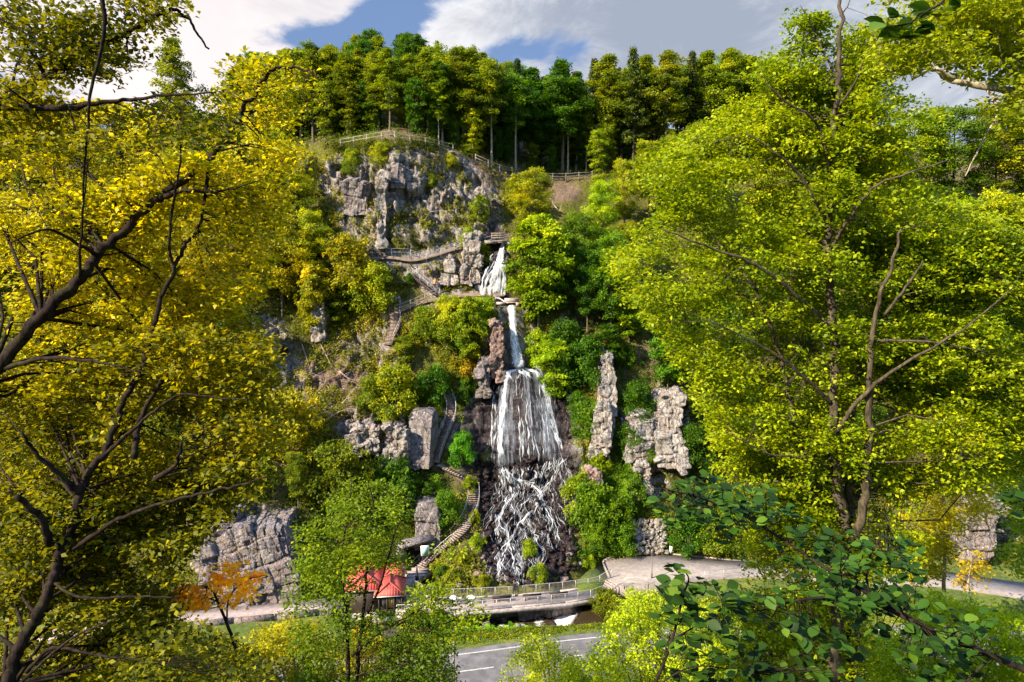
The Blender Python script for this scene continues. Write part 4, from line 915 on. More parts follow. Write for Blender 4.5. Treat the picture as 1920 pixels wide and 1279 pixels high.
# gallery entrance: a dark tunnel mouth in a masonry wall, and the sign beside it
p = P(778, 1062, 75.5); r = empty('gallery_entrance', p, math.radians(24)); tag(r, 'dark gallery mouth in a grey rock wall beside the lower steps', 'entrance')
M['tunnel_dark'] = simple('painted_tunnel_dark', (.008, .008, .008), .95, var=.1)
mb = MB(); mb.box((-1.5, .4, 1.3), (.9, 1.2, 2.9)); mb.box((1.75, .4, 1.5), (1.6, 1.2, 3.3)); mb.box((0, .4, 2.7), (2.3, 1.2, .7)); mb.build('wall', M['rock_grey'], r)
mb = MB(); mb.box((0, 1.1, 1.2), (2.1, .6, 2.5)); mb.build('doorway', M['tunnel_dark'], r)  # near-black block fills the opening, the tunnel's darkness put into its colour
mb = MB(); mb.box((0, -.35, 3.1), (4.2, 1.2, .25), rx=.25, ry=-.1); mb.build('canopy', M['rock_grey'], r)
p = P(797, 1034, 75.0); r = empty('information_sign', p, math.radians(14)); tag(r, 'pale green information board in a white frame on the rock wall', 'sign')
mb = MB(); mb.box((0, 0, .1), (.95, .06, 1.15)); mb.build('frame', M['white'], r)
mb = MB(); mb.box((0, -.04, .1), (.78, .03, .96)); mb.build('panel', simple('green_panel', (.33, .55, .47), .4, var=.15, scale=4), r)
mb = MB(); mb.box((-.3, .05, -.8), (.07, .07, 1.9)); mb.box((.3, .05, -.8), (.07, .07, 1.9)); mb.build('post', M['steel_dark'], r)

# ------------------------------------------------------------------ stairs
def stairs(name, pl, width, label, step=.17, rail=0, lift=.35, mt='wood_step'):
    pl = catmull(np.array(pl, float), 10); pts = P(pl[:, 0], pl[:, 1], Dtab(pl[:, 0], pl[:, 1]))+OUT*lift
    b = pts[0].copy(); r = empty(name, b); tag(r, label, 'stairs')
    zs = pts[:, 2]; tot = zs[-1]-zs[0]; n = max(3, int(abs(tot)/step)); cum = np.concatenate([[0], np.cumsum(np.linalg.norm(np.diff(pts, axis=0), axis=1))])
    at = lambda s: np.array([np.interp(s*cum[-1], cum, pts[:, k]) for k in range(3)])
    mb = MB(); side = [[], []]
    for k in range(n):
        p = at((k+.5)/n); d = at(min((k+1)/n, 1))-at(k/n); run = math.hypot(d[0], d[1]); 
        dirv = np.array([d[0], d[1]+.35*abs(d[2])]); dirv /= max(np.linalg.norm(dirv), 1e-6)
        rz = math.atan2(dirv[1], dirv[0])-math.pi/2
        mb.box(p-b, (width, max(run*1.25, .27), .075), rz=rz)
        nrm = np.array([dirv[1], -dirv[0], 0]); side[0].append(p-nrm*width/2); side[1].append(p+nrm*width/2)
    mb.build('treads', M[mt], r)
    for s in range(2):
        mb = MB(); sd_ = np.array(side[s])
        for a, c in zip(sd_[:-1], sd_[1:]): mb.bar(a-b+[0, 0, -.1], c-b+[0, 0, -.1], .06, .22)
        mb.build('stringer', M['wood_dark'], r)
    for s in (0, 1):
        if rail & (1 << s):
            sd_ = np.array(side[s]); mb = MB(); mb.tube([p-b+[0, 0, .95] for p in sd_[::2]], .028, 5); mb.tube([p-b+[0, 0, .5] for p in sd_[::2]], .015, 5); mb.build('handrail', M['steel'], r)
            for p in sd_[::5]: mb = MB(); mb.tube([p-b+[0, 0, -.1], p-b+[0, 0, .95]], .022, 5); mb.build('post', M['steel'], r)
stairs('staircase', STAIRS['a'], 1.35, 'long curving lower stairs left of the cascade foot', rail=3)
stairs('staircase', STAIRS['b'], .8, 'narrow half hidden stairs between the lower and the middle flight', rail=0)
stairs('staircase', STAIRS['c'], 1.15, 'steep middle stairs beside the smooth leaning grey slab', rail=3)
stairs('staircase', STAIRS['d'], 1.3, 'short stairs high on the left slope below the railed path', rail=2)
stairs('staircase', STAIRS['e'], .8, 'tiny flight of steps glimpsed above the yellow green shrub', rail=0)
stairs('staircase', [(822,556),(796,535),(774,515)], .9, 'diagonal railed steps where visitors rest on the cliff', rail=3)
mb = MB()
for k in range(3): q0 = P0(770+k*6, 1080-k*4); mb.box(q0+[0.4, 0, .06+.13*k], (2.4-.2*k, .8, .13), rz=.2)
tag(mb.build('steps', M['slab']), 'three wide low steps leading up from the terrace to the lower stairs', 'steps')

# path ledges on the cliff
def ledge(pl, wd, label=None):
    pl = catmull(np.array(pl, float), 8); a = P(pl[:, 0], pl[:, 1], Dtab(pl[:, 0], pl[:, 1]))+OUT*.45; V = []
    for p in a: V += [p+[0, 0, 0], p+[0, wd, .05], p+[0, -.05, -.35]]
    n = len(a); L = [(3*i, 3*i+3, 3*i+4, 3*i+1) for i in range(n-1)]+[(3*i+2, 3*i+5, 3*i+3, 3*i) for i in range(n-1)]
    tag(mesh_np('path', V, L, [4]*len(L), simple('trodden_earth', (.34, .25, .19), .95, var=.25, scale=2) if 'earth' not in M else M['earth']), kind='structure')
M['earth'] = simple('trodden_earth', (.17, .125, .095), .95, var=.3, scale=2, bump=.4)
for pl in PATHS[:3]: ledge(pl, .45)
def cliffrail(pl, label, h=.95, n=6, **k):
    pl = catmull(np.array(pl, float), n); pts = P(pl[:, 0], pl[:, 1], Dtab(pl[:, 0], pl[:, 1]))+OUT*.6; return polyrail('railing', pts, label, h=h, bars=False, rails=(1.0, .5), rad=.02, post_r=.025, spacing=2.2, **k)
cliffrail([(640,279),(690,270),(738,263),(745,268),(800,276),(850,288)], 'pale steel railing round the lookout on top of the left cliff')
cliffrail([(668,487),(690,485),(715,484),(745,483),(771,484)], 'white railing along the middle ledge of the cliff')
cliffrail([(771,486),(800,492),(830,482),(868,466),(905,463),(938,455)], 'thin railing running from the middle ledge to the top of the upper fall')
cliffrail([(742,590),(770,580),(800,566),(825,556)], 'curving handrail beside the path below the resting visitors')
# footbridge over the top of the fall
p = P(938, 456, 95.2); r = empty('plank_bridge', p+np.array([0, -.6, .25])); tag(r, 'little timber bridge with railing over the lip of the upper fall', 'bridge')
mb = MB(); mb.box((0, 0, 0), (2.4, 1.1, .14)); mb.build('deck', M['wood_pale'], r)
for s in (-1, 1):
    mb = MB()
    for hh in (.45, .75, 1.05): mb.box((0, s*.5, hh), (2.4, .06, .08))
    for x in (-1.1, 0, 1.1): mb.box((x, s*.5, .55), (.08, .08, 1.1))
    mb.build('railing', M['wood_pale'], r)
mb = MB(); mb.box((-1.3, .2, -.15), (1.6, 1.6, .4), ry=.05); mb.box((1.5, .2, -.2), (1.0, 1.4, .5)); mb.build('abutment', M['rock'], r)
# the ledge channel in the middle
p = P(958, 568, 91.6); r = empty('stone_channel', p, 0); tag(r, 'concrete water channel on the ledge between upper fall and chute', 'channel')
mb = MB(); mb.box((.1, -.1, .35), (1.9, .25, .55)); mb.box((-1.3, -.25, -.05), (1.2, .5, .35)); mb.build('wall', M['concrete'], r)
mb = MB(); mb.box((.2, .4, .05), (2.4, 1.6, .1)); mb.box((.9, -.3, -.15), (.5, .6, .5)); mb.build('sill', M['slab'], r)
# wooden fence at the forest edge
def woodfence(pts, label):
    pts = np.array(pts); L = np.concatenate([[0], np.cumsum(np.linalg.norm(np.diff(pts, axis=0), axis=1))]); r = empty('wooden_fence', pts[0]); tag(r, label, 'fence'); b = pts[0]
    at = lambda s: np.array([np.interp(s, L, pts[:, k]) for k in range(3)])
    ss = np.linspace(0, L[-1], int(L[-1]/2.3)+2)
    for s in ss: mb = MB(); mb.tube([at(s)-b+[0, 0, -.3], at(s)-b+[0, 0, 1.1]], .08, 6); mb.build('post', M['wood_pale'], r)
    for hh in (.55, .98):
        mb = MB(); mb.tube([at(s)-b+[0, -.07, hh] for s in ss], .05, 5); mb.build('rail', M['wood_pale'], r)
woodfence([G(np.array([x]), np.array([y]))[0]+[0, -.2, .1] for x, y in ((892,306),(915,316),(940,326),(960,330))], 'weathered wooden fence above the right shoulder of the cliff')
woodfence([G(np.array([x]), np.array([y]))[0]+[0, -.2, .1] for x, y in ((992,336),(1020,338),(1050,340),(1080,338),(1110,336))], 'weathered wooden fence along the forest floor right of the falls')
# weir beam
mb = MB(); mb.bar((5.3, 64.9, -1.72), (7.8, 70.6, -1.72), .22, .3); tag(mb.build('weir_beam', M['wood_pale']), 'slanting timber weir beam across the stream', 'beam')

# ------------------------------------------------------------------ people
def person(loc, rz, label, top, bottom, skin=(.45, .27, .19), hair=(.03, .02, .015), pose='stand', scale=1.0, arms='rail'):
    import bmesh
    r = empty('person', loc, rz); r.scale = (scale,)*3; tag(r, label, 'person')
    sit = pose == 'sit'; J = {}
    hz = .93 if not sit else .50
    J['pel'] = ((0, 0, hz), .135); J['chest'] = ((0, .02 if not sit else .04, hz+.36), .15); J['neck'] = ((0, .02, hz+.55), .055); J['chin'] = ((0, .05, hz+.62), .065); J['head'] = ((0, .04, hz+.71), .098); J['crown'] = ((0, .03, hz+.78), .075)
    E = [('pel', 'chest'), ('chest', 'neck'), ('neck', 'chin'), ('chin', 'head'), ('head', 'crown')]
    for s, n in ((-1, 'L'), (1, 'R')):
        J['sh'+n] = ((s*.18, .02, hz+.50), .06)
        if arms == 'rail': J['el'+n] = ((s*.26, .13, hz+.24), .042); J['wr'+n] = ((s*.20, .38, hz+.16), .03)
        elif arms == 'lap': J['el'+n] = ((s*.24, .08, hz+.24), .042); J['wr'+n] = ((s*.10, .30, hz+.14), .03)
        else: J['el'+n] = ((s*.24, -.02, hz+.22), .042); J['wr'+n] = ((s*.25, .08, hz-.02), .03)
        w_ = np.array(J['wr'+n][0]); e_ = np.array(J['el'+n][0]); dv = (w_-e_)/np.linalg.norm(w_-e_); sv = np.array([1, 0, 0])
        J['pa'+n] = (tuple(w_+dv*.07), .034)
        E += [('chest', 'sh'+n), ('sh'+n, 'el'+n), ('el'+n, 'wr'+n), ('wr'+n, 'pa'+n)]
        for q, (ox, ln) in enumerate(((-.03, .065), (-.01, .08), (.01, .075), (.03, .06))):
            J[f'f{q}a'+n] = (tuple(w_+dv*.10+sv*ox), .010); J[f'f{q}b'+n] = (tuple(w_+dv*(.10+ln)+sv*ox*1.15+np.array([0, 0, -.02])), .008); E += [('pa'+n, f'f{q}a'+n), (f'f{q}a'+n, f'f{q}b'+n)]
        J['tha'+n] = (tuple(w_+dv*.04-sv*s*.045), .012); J['thb'+n] = (tuple(w_+dv*.08-sv*s*.07), .009); E += [('wr'+n, 'tha'+n), ('tha'+n, 'thb'+n)]
        if not sit:
            J['hip'+n] = ((s*.09, 0, hz-.06), .095); st_ = .06*s if pose == 'stand' else .22*s
            J['kn'+n] = ((s*.10, .03+st_*.6, .50), .062); J['an'+n] = ((s*.10, st_, .09), .042); J['to'+n] = ((s*.12, st_+.17, .035), .035)
        else:
            J['hip'+n] = ((s*.10, .02, hz-.03), .09); J['kn'+n] = ((s*.13, .46, hz), .065); J['an'+n] = ((s*.12, .50, .09), .042); J['to'+n] = ((s*.12, .67, .035), .035)
        E += [('pel', 'hip'+n), ('hip'+n, 'kn'+n), ('kn'+n, 'an'+n), ('an'+n, 'to'+n)]
    names = list(J); me = bpy.data.meshes.new('body'); me.from_pydata([J[n][0] for n in names], [(names.index(a), names.index(b)) for a, b in E], [])
    o = bpy.data.objects.new('body', me); COL.objects.link(o); o.parent = r
    o.modifiers.new('skin', 'SKIN'); sub = o.modifiers.new('sub', 'SUBSURF'); sub.levels = sub.render_levels = 1
    for v, n in zip(me.skin_vertices[0].data, names): v.radius = (J[n][1],)*2; v.use_root = n == 'pel'
    # colours by height on the one body mesh
    m, t = mat('clothed_body'); ou = t.node('ShaderNodeOutputMaterial'); b = t.node('ShaderNodeBsdfPrincipled', ins={'Roughness': .8})
    sp = t.node('ShaderNodeSeparateXYZ'); t.l.new(t.node('ShaderNodeTexCoord').outputs['Object'], sp.inputs[0]); z = sp.outputs['Z']; ay = sp.outputs['Y']
    c = t.mix(t.mapr(z, hz-.02, hz), c4(bottom), c4(top)); c = t.mix(t.mapr(z, hz+.555, hz+.565), c, c4(skin)); c = t.mix(t.mapr(z, .1, .09), c, c4((.03, .03, .03)))
    if bottom == 'x': pass
    t.set(b.inputs['Base Color'], c); t.l.new(b.outputs[0], ou.inputs[0]); me.materials.append(m)
    bm = bmesh.new(); bmesh.ops.create_uvsphere(bm, u_segments=12, v_segments=8, radius=1)
    hm = bpy.data.meshes.new('hair'); V = np.array([v.co[:] for v in bm.verts]); Fc = [[v.index for v in f.verts] for f in bm.faces]; bm.free()
    V = V*np.array([.108, .118, .12]); V[:, 1] -= .012; V[:, 2] = np.where((V[:, 1] > .03) & (V[:, 2] < .03), .03, V[:, 2]); V[:, 2] = np.maximum(V[:, 2], -.07)
    h = mesh_np('hair', V+np.array([0, .035, hz+.735]), [i for f in Fc for i in f], [len(f) for f in Fc], simple('hair', hair, .7, var=.2), parent=r, smooth=True)
    bm = MB(); f0 = .04+.095
    for s in (-1, 1): bm.box((s*.035, f0-.005, hz+.70), (.022, .012, .012))
    bm.box((0, f0+.008, hz+.672), (.02, .03, .035)); bm.box((0, f0-.004, hz+.635), (.045, .012, .01)); bm.build('face', simple('face_detail', (.25, .12, .09), .6), r)
    for s in (-1, 1): bm = MB(); bm.box((s*.1, .035, hz+.70), (.02, .04, .06)); bm.build('ear', simple('ear_skin', skin, .6), r)
    return r
pb = P0(964, 1119.5); person(pb, 0, 'person in dark clothes leaning on the waterfall side railing of the footbridge', (.012, .011, .014), (.02, .02, .03), hair=(.12, .06, .03))
q0 = P(881, 970, float(Dtab(881, 970)))+OUT*.45; person(q0, math.radians(10), 'person in black climbing the long curving lower stairs', (.01, .01, .012), (.012, .012, .015), pose='walk', arms='side')
q0 = P(816, 548, float(Dtab(816, 548)))+OUT*.5; person(q0, math.radians(190), 'person in a beige top standing on the cliff path steps', (.52, .30, .20), (.06, .05, .06), arms='side')
q0 = P(823, 552, float(Dtab(823, 552)))+OUT*.5; person(q0, math.radians(170), 'person in dark blue clothes beside the one in beige on the cliff path', (.02, .022, .05), (.02, .02, .04), arms='side', scale=.95)
# ------------------------------------------------------------------ trees
def unit(v): return v/np.maximum(np.linalg.norm(v, axis=-1, keepdims=True), 1e-9)
def leaf_quads(C, S, N, D, tint, wide=.62, fold=.12):
    D = unit(D-N*(D*N).sum(-1, keepdims=True)); B = np.cross(N, D); S = S[:, None]
    V = np.stack([C-D*S*.5, C+B*S*wide*.5+N*S*fold-D*S*.05, C+D*S*.5, C-B*S*wide*.5+N*S*fold-D*S*.05], 1).reshape(-1, 3)
    return V, np.arange(len(V)), np.full(len(C), 4), tint
def leaf_fine(C, S, N, D, tint, wide=.62):
    """an ovate leaf folded along its midrib and curling at the tip"""
    D = unit(D-N*(D*N).sum(-1, keepdims=True)); B = np.cross(N, D); s = S[:, None]; W = wide*.5
    us = (-.5, -.26, .0, .26, .5); mid = [C+D*s*u-N*s*(.02+.16*max(u, 0)**1.5) for u in us]; hw = (0, .82, 1.0, .68, 0)
    side = [[mid[i]+B*s*W*hw[i]*sg+N*s*.06 for i in (1, 2, 3)] for sg in (1, -1)]
    V = np.stack(mid+side[0]+side[1], 1).reshape(-1, 3); k = np.arange(len(C))[:, None]*11
    L = np.concatenate([k+np.array(q) for q in ([0, 1, 5], [0, 8, 1], [4, 7, 3], [4, 3, 10], [1, 2, 6, 5], [2, 3, 7, 6], [1, 8, 9, 2], [2, 9, 10, 3])], 1)
    return V, L.ravel(), np.tile(np.array([3, 3, 3, 3, 4, 4, 4, 4]), len(C)), np.repeat(tint, 8)
def sprays(rng, C, R, n, leaf, flat=.25, tilt=.35, hue=None, huev=.18, up=1.0, outdir=None, fine=False, lsv=.3):
    """leaves in flattish fans: C spray centres, R radii, n leaves in each"""
    m = len(C); R = np.broadcast_to(R, (m,)); hue = np.full(m, .5) if hue is None else hue
    T = unit(np.stack([rng.normal(size=m)*tilt, rng.normal(size=m)*tilt, np.full(m, up)], -1))
    if outdir is not None: T = unit(T+outdir*.45)
    idx = np.repeat(np.arange(m), n); k = len(idx)
    a = rng.uniform(0, 2*math.pi, k); r = np.sqrt(rng.uniform(0, 1, k))*R[idx]
    X1 = unit(np.cross(T, np.array([.3, .9, .1]))); Y1 = np.cross(T, X1)
    rad = X1[idx]*np.cos(a)[:, None]+Y1[idx]*np.sin(a)[:, None]
    P_ = C[idx]+rad*r[:, None]+T[idx]*(rng.normal(size=k)*flat*R[idx]-(r/R[idx])**2*R[idx]*.18)[:, None]
    N = unit(T[idx]+rng.normal(size=(k, 3))*.5); D = unit(rad+rng.normal(size=(k, 3))*.6-np.array([0, 0, .25]))
    S = leaf*rng.uniform(1-lsv, 1+lsv, k); t = np.clip(hue[idx]+rng.normal(size=k)*huev, 0, 1)
    return (leaf_fine if fine else leaf_quads)(P_, S, N, D, t)
def segs(A, B, ra, rb, sag=0.0, rng=None, sides=4):
    """many slim two-piece twigs at once"""
    n = len(A); Mi = (A+B)/2; L = np.linalg.norm(B-A, axis=1)
    if rng is not None: Mi = Mi+rng.normal(size=(n, 3))*L[:, None]*.07
    Mi = Mi-np.array([0, 0, 1])*L[:, None]*sag
    pts = np.stack([A, Mi, B], 1); rad = np.stack([ra, (ra+rb)/2, rb], 1); d = unit(B-A); sx = unit(np.cross(d, np.array([.21, .13, .97]))); sy = np.cross(d, sx)
    an = np.arange(sides)*2*math.pi/sides
    V = pts[:, :, None]+rad[:, :, None, None]*(np.cos(an)[None, None, :, None]*sx[:, None, None]+np.sin(an)[None, None, :, None]*sy[:, None, None])
    i, j = np.meshgrid(np.arange(2), np.arange(sides), indexing='ij'); j2 = (j+1) % sides
    q = np.stack([i*sides+j, i*sides+j2, (i+1)*sides+j2, (i+1)*sides+j], -1).reshape(-1, 4)
    Q = (q[None]+np.arange(n)[:, None, None]*3*sides).reshape(-1, 4)
    return V.reshape(-1, 3), Q
def wood_obj(name, mb, tw, m, parent):
    Vs = []; Ls = []; Ts = []; n0 = 0
    if mb is not None and mb.n: Vs.append(np.concatenate(mb.V)); Ls.append(np.array(mb.L)); Ts.append(np.array(mb.T)); n0 = mb.n
    if tw is not None: Vs.append(tw[0]); Ls.append(tw[1].ravel()+n0); Ts.append(np.full(len(tw[1]), 4))
    return mesh_np(name, np.concatenate(Vs), np.concatenate(Ls), np.concatenate(Ts), m, parent=parent, smooth=True)
def crown_obj(name, data, m, parent):
    V = []; L = []; T = []; A = []; n0 = 0
    for v, l, t, a in data: V.append(v); L.append(l+n0); T.append(t); A.append(a); n0 += len(v)
    return mesh_np(name, np.concatenate(V), np.concatenate(L), np.concatenate(T), m, parent=parent, attrs={'tint': ('FACE', np.concatenate(A))})
PROF = {'beech': lambda t: np.sin(math.pi*np.clip(t*.86+.10, 0, 1))**.65, 'tall': lambda t: .35+.65*np.sin(math.pi*np.clip(t*.9+.05, 0, 1))**.7*(1-.25*t),
        'cone': lambda t: np.minimum(1, .45+t*2.2)*(1-t)**.62*.96+.05, 'spruce': lambda t: (1-t)**.85*.95+.05, 'bush': lambda t: np.sin(math.pi*np.clip(t*.6+.35, 0, 1))**.6, 'shelf': lambda t: .55+.45*np.sin(math.pi*t)}
def make_tree(seed, H, R, base=.3, nl=26, per=14, lps=36, leaf=.3, flat=.22, shape='beech', tr=None, bark='bark_grey', lm='leaf_green', sr=.8, root=None, rise=.45, huev=.16, fine=False, lean=(0, 0), stems=1):
    rng = np.random.RandomState(seed); tr = tr or H*.012
    root = root or empty('tree'); mb = MB(); tp_all = []; 
    for s_ in range(stems):
        k = np.linspace(0, 1, 9); an = s_*2.4+rng.rand(); spread = (0 if stems == 1 else H*.10)
        ph = rng.rand(4)*6; wob = H*.014
        tp = np.stack([lean[0]*k**1.5+wob*np.sin(k*5+ph[0])*k+spread*math.cos(an)*k, lean[1]*k**1.5+wob*np.sin(k*4.3+ph[1])*k+spread*math.sin(an)*k, H*.97*k], -1)
        rr = tr*(1-.86*k)*(1.0 if stems == 1 else .7); rr[0] *= 1.35; mb.tube(np.vstack([tp[0]-[0, 0, .6], tp]), np.concatenate([[rr[0]*1.2], rr]), 7); tp_all.append((tp, rr))
    C = []; A = []; RA = []; hue = []; OD = []; Rs = []
    for i in range(nl):
        tp, rr = tp_all[i % stems]
        t = (i+rng.rand()*.8)/nl; h = base+(1-base)*t**(.9); h = min(h, .985)
        p0 = np.array([np.interp(h, np.linspace(0, 1, 9)*.97/.97, tp[:, c]) for c in range(3)]); r0 = np.interp(h, np.linspace(0, 1, 9), rr)
        L = R*PROF[shape](t)*(rng.uniform(.72, 1.12) if shape != 'cone' else rng.uniform(.5, 1.3)); az = i*2.39996+rng.normal()*.3
        rz = rise*(1.0-.2*t) if shape != 'spruce' else -.18; rz = rz+rng.normal()*.12
        k = np.linspace(0, 1, 5)[:, None]; dirh = np.array([math.cos(az), math.sin(az), 0])
        lp = p0+dirh*L*k+np.array([0, 0, 1])*L*(rz*k+(-.12 if shape != 'spruce' else .10)*k**2)+np.cumsum(rng.normal(size=(5, 3)), 0)*L*.03*k
        lp[:, 2] = np.minimum(lp[:, 2], H*1.0)
        mb.tube(lp, np.linspace(r0*.5, r0*.06+.006, 5), 4, cap=False); hu = np.clip(.5+rng.normal()*.14+(.12*(t-.5)), 0, 1)
        m = max(3, int(per*(.35+L/R)))
        for j in range(m):
            s = rng.uniform(.18, 1.04)**.8; q = np.array([np.interp(s, np.linspace(0, 1, 5), lp[:, c]) for c in range(3)])
            lat = np.cross(dirh, [0, 0, 1])*rng.normal()*L*.26*(1.1-.5*s)+np.array([0, 0, rng.normal()*L*.085+ .04*L])
            if shape == 'spruce': lat *= .55
            C.append(q+lat); A.append(q); RA.append(max(r0*.16*(1-s*.6), .008)); hue.append(hu+rng.normal()*.1); OD.append(unit(dirh+np.array([0, 0, .3]))); Rs.append(sr*rng.uniform(.65, 1.25))
    C = np.array(C); A = np.array(A); RA = np.array(RA)
    tw = segs(A, C, RA, RA*.3, .03, rng, 3)
    wood_obj('trunk', mb, tw, M[bark], root)
    crown_obj('crown', [sprays(rng, C, np.array(Rs), lps, leaf, flat, hue=np.array(hue), huev=huev, outdir=np.array(OD), fine=fine)], M[lm], root)
    return root
def dup(root, loc, rz, sc, col=(1, 1, 1), label=None, cat=None, group=None, lm=None):
    r = root.copy(); COL.objects.link(r); r.location = loc; r.rotation_euler = (0, 0, rz); r.scale = (sc, sc, sc) if np.ndim(sc) == 0 else sc
    for ch in list(root.children):
        c = ch.copy(); COL.objects.link(c); c.parent = r
        if c.name.startswith('crown'): c.color = (*col, 1)
    tag(r, label, cat, group); return r
# prototypes: the first use moves each prototype itself
PRO = {}
used = set()
def proto(k):
    if k in PRO: return PRO[k]
    spec = {
     'beech1': dict(seed=11, H=16, R=4.6, base=.22, nl=40, per=13, lps=34, leaf=.27, shape='beech', sr=.78),
     'beech2': dict(seed=12, H=17, R=4.0, base=.30, nl=40, per=12, lps=34, leaf=.27, shape='tall', sr=.75),
     'forest1': dict(seed=21, H=20, R=4.2, base=.24, nl=54, per=10, lps=32, leaf=.31, shape='cone', sr=.8, bark='bark_grey'),
     'forest2': dict(seed=22, H=21, R=4.0, base=.32, nl=48, per=10, lps=32, leaf=.31, shape='cone', sr=.8, bark='bark_grey'),
     'forest3': dict(seed=23, H=19, R=3.0, base=.16, nl=44, per=9, lps=30, leaf=.33, shape='tall', sr=.75, bark='bark_pale'),
     'spruce1': dict(seed=31, H=20, R=2.8, base=.25, nl=80, per=7, lps=30, leaf=.25, shape='spruce', sr=.55, bark='bark_brown', lm='needle', flat=.3),
     'young': dict(seed=41, H=9, R=2.0, base=.12, nl=32, per=8, lps=26, leaf=.24, shape='tall', sr=.5),
     'maple': dict(seed=51, H=12, R=3.8, base=.14, nl=34, per=12, lps=34, leaf=.33, shape='beech', sr=.7, flat=.15, rise=.25),
     'slim': dict(seed=61, H=13, R=2.1, base=.45, nl=24, per=8, lps=28, leaf=.26, shape='tall', sr=.55, bark='bark_pale'),
     'bush': dict(seed=71, H=3.2, R=2.1, base=.04, nl=22, per=10, lps=34, leaf=.17, shape='bush', sr=.45, tr=.05, stems=3),
     'shrub': dict(seed=72, H=2.4, R=1.5, base=.04, nl=16, per=9, lps=30, leaf=.15, shape='bush', sr=.38, tr=.04, stems=3),
    }[k]
    PRO[k] = make_tree(**spec); return PRO[k]
KH = {'beech1': 16, 'beech2': 17, 'forest1': 20, 'forest2': 21, 'forest3': 19, 'spruce1': 20, 'young': 9, 'maple': 12, 'slim': 13, 'bush': 3.2, 'shrub': 2.4}
KN = {'spruce1': 'spruce_tree', 'bush': 'bush', 'shrub': 'bush', 'maple': 'maple_tree', 'young': 'young_tree', 'slim': 'slender_tree'}
def plant(kind, loc, h, col, label, group=None, rz=None, wide=1.0, cat='tree'):
    pr = proto(kind); s = h/KH[kind]; rz = TR_.uniform(0, 6.28) if rz is None else rz
    sc = (s*wide, s*wide, s)
    nm = KN.get(kind, 'tree')
    if kind not in used:
        used.add(kind); pr.location = loc; pr.rotation_euler = (0, 0, rz); pr.scale = sc; tag(pr, label, cat, group); pr.name = nm
        for c in pr.children:
            if c.name.startswith('crown'): c.color = (*col, 1)
        return pr
    r = dup(pr, loc, rz, sc, col, label, cat, group); r.name = nm; return r
TR_ = np.random.RandomState(17)
def hpt(px, py, sink=.4): return G(np.array([float(px)]), np.array([float(py)]))[0]-np.array([0, 0, sink])
def pxh(px, pyb, pyt, d): # height in metres of something whose foot/top are at these rows at distance d
    return float(P(px, pyt, d)[2]-P(px, pyb, d)[2])
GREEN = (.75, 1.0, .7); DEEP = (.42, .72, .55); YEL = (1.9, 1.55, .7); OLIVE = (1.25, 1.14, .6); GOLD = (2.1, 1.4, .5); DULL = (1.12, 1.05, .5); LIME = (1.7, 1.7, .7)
# --- the forest on the crest, front row then the ranks behind it
gC = 'trees of the crest forest'
front = [(560,'forest3',96,OLIVE),(585,'forest1',92,DULL),(612,'forest2',86,OLIVE),(648,'forest1',100,DULL),(672,'forest3',108,OLIVE),(705,'forest2',98,OLIVE),(728,'forest1',92,DULL),(765,'forest2',104,DULL),(800,'forest1',100,OLIVE),
         (828,'forest3',118,GREEN),(858,'forest2',88,OLIVE),(885,'forest1',92,OLIVE),(922,'forest2',115,GREEN),(944,'spruce1',130,GREEN),(968,'spruce1',108,GREEN),(1000,'forest1',124,DEEP),(1030,'forest3',140,GREEN),(1055,'forest2',112,DEEP),(1082,'forest3',150,OLIVE),(1112,'spruce1',112,OLIVE),
         (1145,'forest1',98,OLIVE),(1188,'spruce1',84,OLIVE),(1168,'forest3',160,GREEN),(1215,'forest1',104,OLIVE),(1250,'forest2',92,OLIVE),(1295,'spruce1',92,OLIVE),(1330,'forest1',95,DULL),(1365,'forest2',88,OLIVE),(1400,'forest1',104,OLIVE),(1440,'forest3',112,GREEN),(1475,'spruce1',118,GREEN)]
names_ = ['left of the lookout', 'behind the lookout', 'above the cliff shoulder', 'above the plank bridge', 'above the bare slope', 'above the lime trees', 'at the right end']
def where(px): return names_[0] if px < 640 else names_[1] if px < 790 else names_[2] if px < 900 else names_[3] if px < 990 else names_[4] if px < 1130 else names_[5] if px < 1340 else names_[6]
cnt = {}
ordn = ['first', 'second', 'third', 'fourth', 'fifth', 'sixth', 'seventh', 'eighth', 'ninth']
for px, kd, pt, col in front:
    k = TR_.uniform(2, 7); b = groundz(px, k); d = b[1]; top = P(px, pt+TR_.uniform(-3, 3), d)[2]; h = top-b[2]+.8
    key = (where(px)); cnt[key] = cnt.get(key, 0)+1
    kindn = 'narrow spruce' if kd == 'spruce1' else 'pale stemmed tree' if kd == 'forest3' else 'tall olive beech'
    plant(kd, b-np.array([0, 0, .4]), h, col, f'{kindn} on the forest front, {ordn[cnt[key]-1]} of those {key}', gC, wide=1.0 if kd == 'spruce1' else 1.28)
for k in range(120):
    px = TR_.uniform(430, 1560); kk = TR_.uniform(6, 34); b = groundz(px, kk); pt = np.interp(px, [430, 560, 640, 860, 940, 1060, 1180, 1370, 1560], [130, 108, 105, 100, 128, 135, 110, 104, 135])+TR_.uniform(0, 40)
    h = float(np.clip(P(px, pt, b[1])[2]-b[2]+.8, 12, 30)); kd = ['forest1', 'beech2', 'spruce1', 'forest3', 'forest2', 'beech1', 'spruce1'][k % 7]
    h *= TR_.choice([1, 1, .93, 1.06]); plant(kd, b-np.array([0, 0, .4]), h, [DULL, GREEN, DEEP, OLIVE][k % 4], wide=TR_.uniform(.8, 1.25) if kd != 'spruce1' else 1, label= 'crest forest tree half hidden in the ranks behind the front row', group=gC)
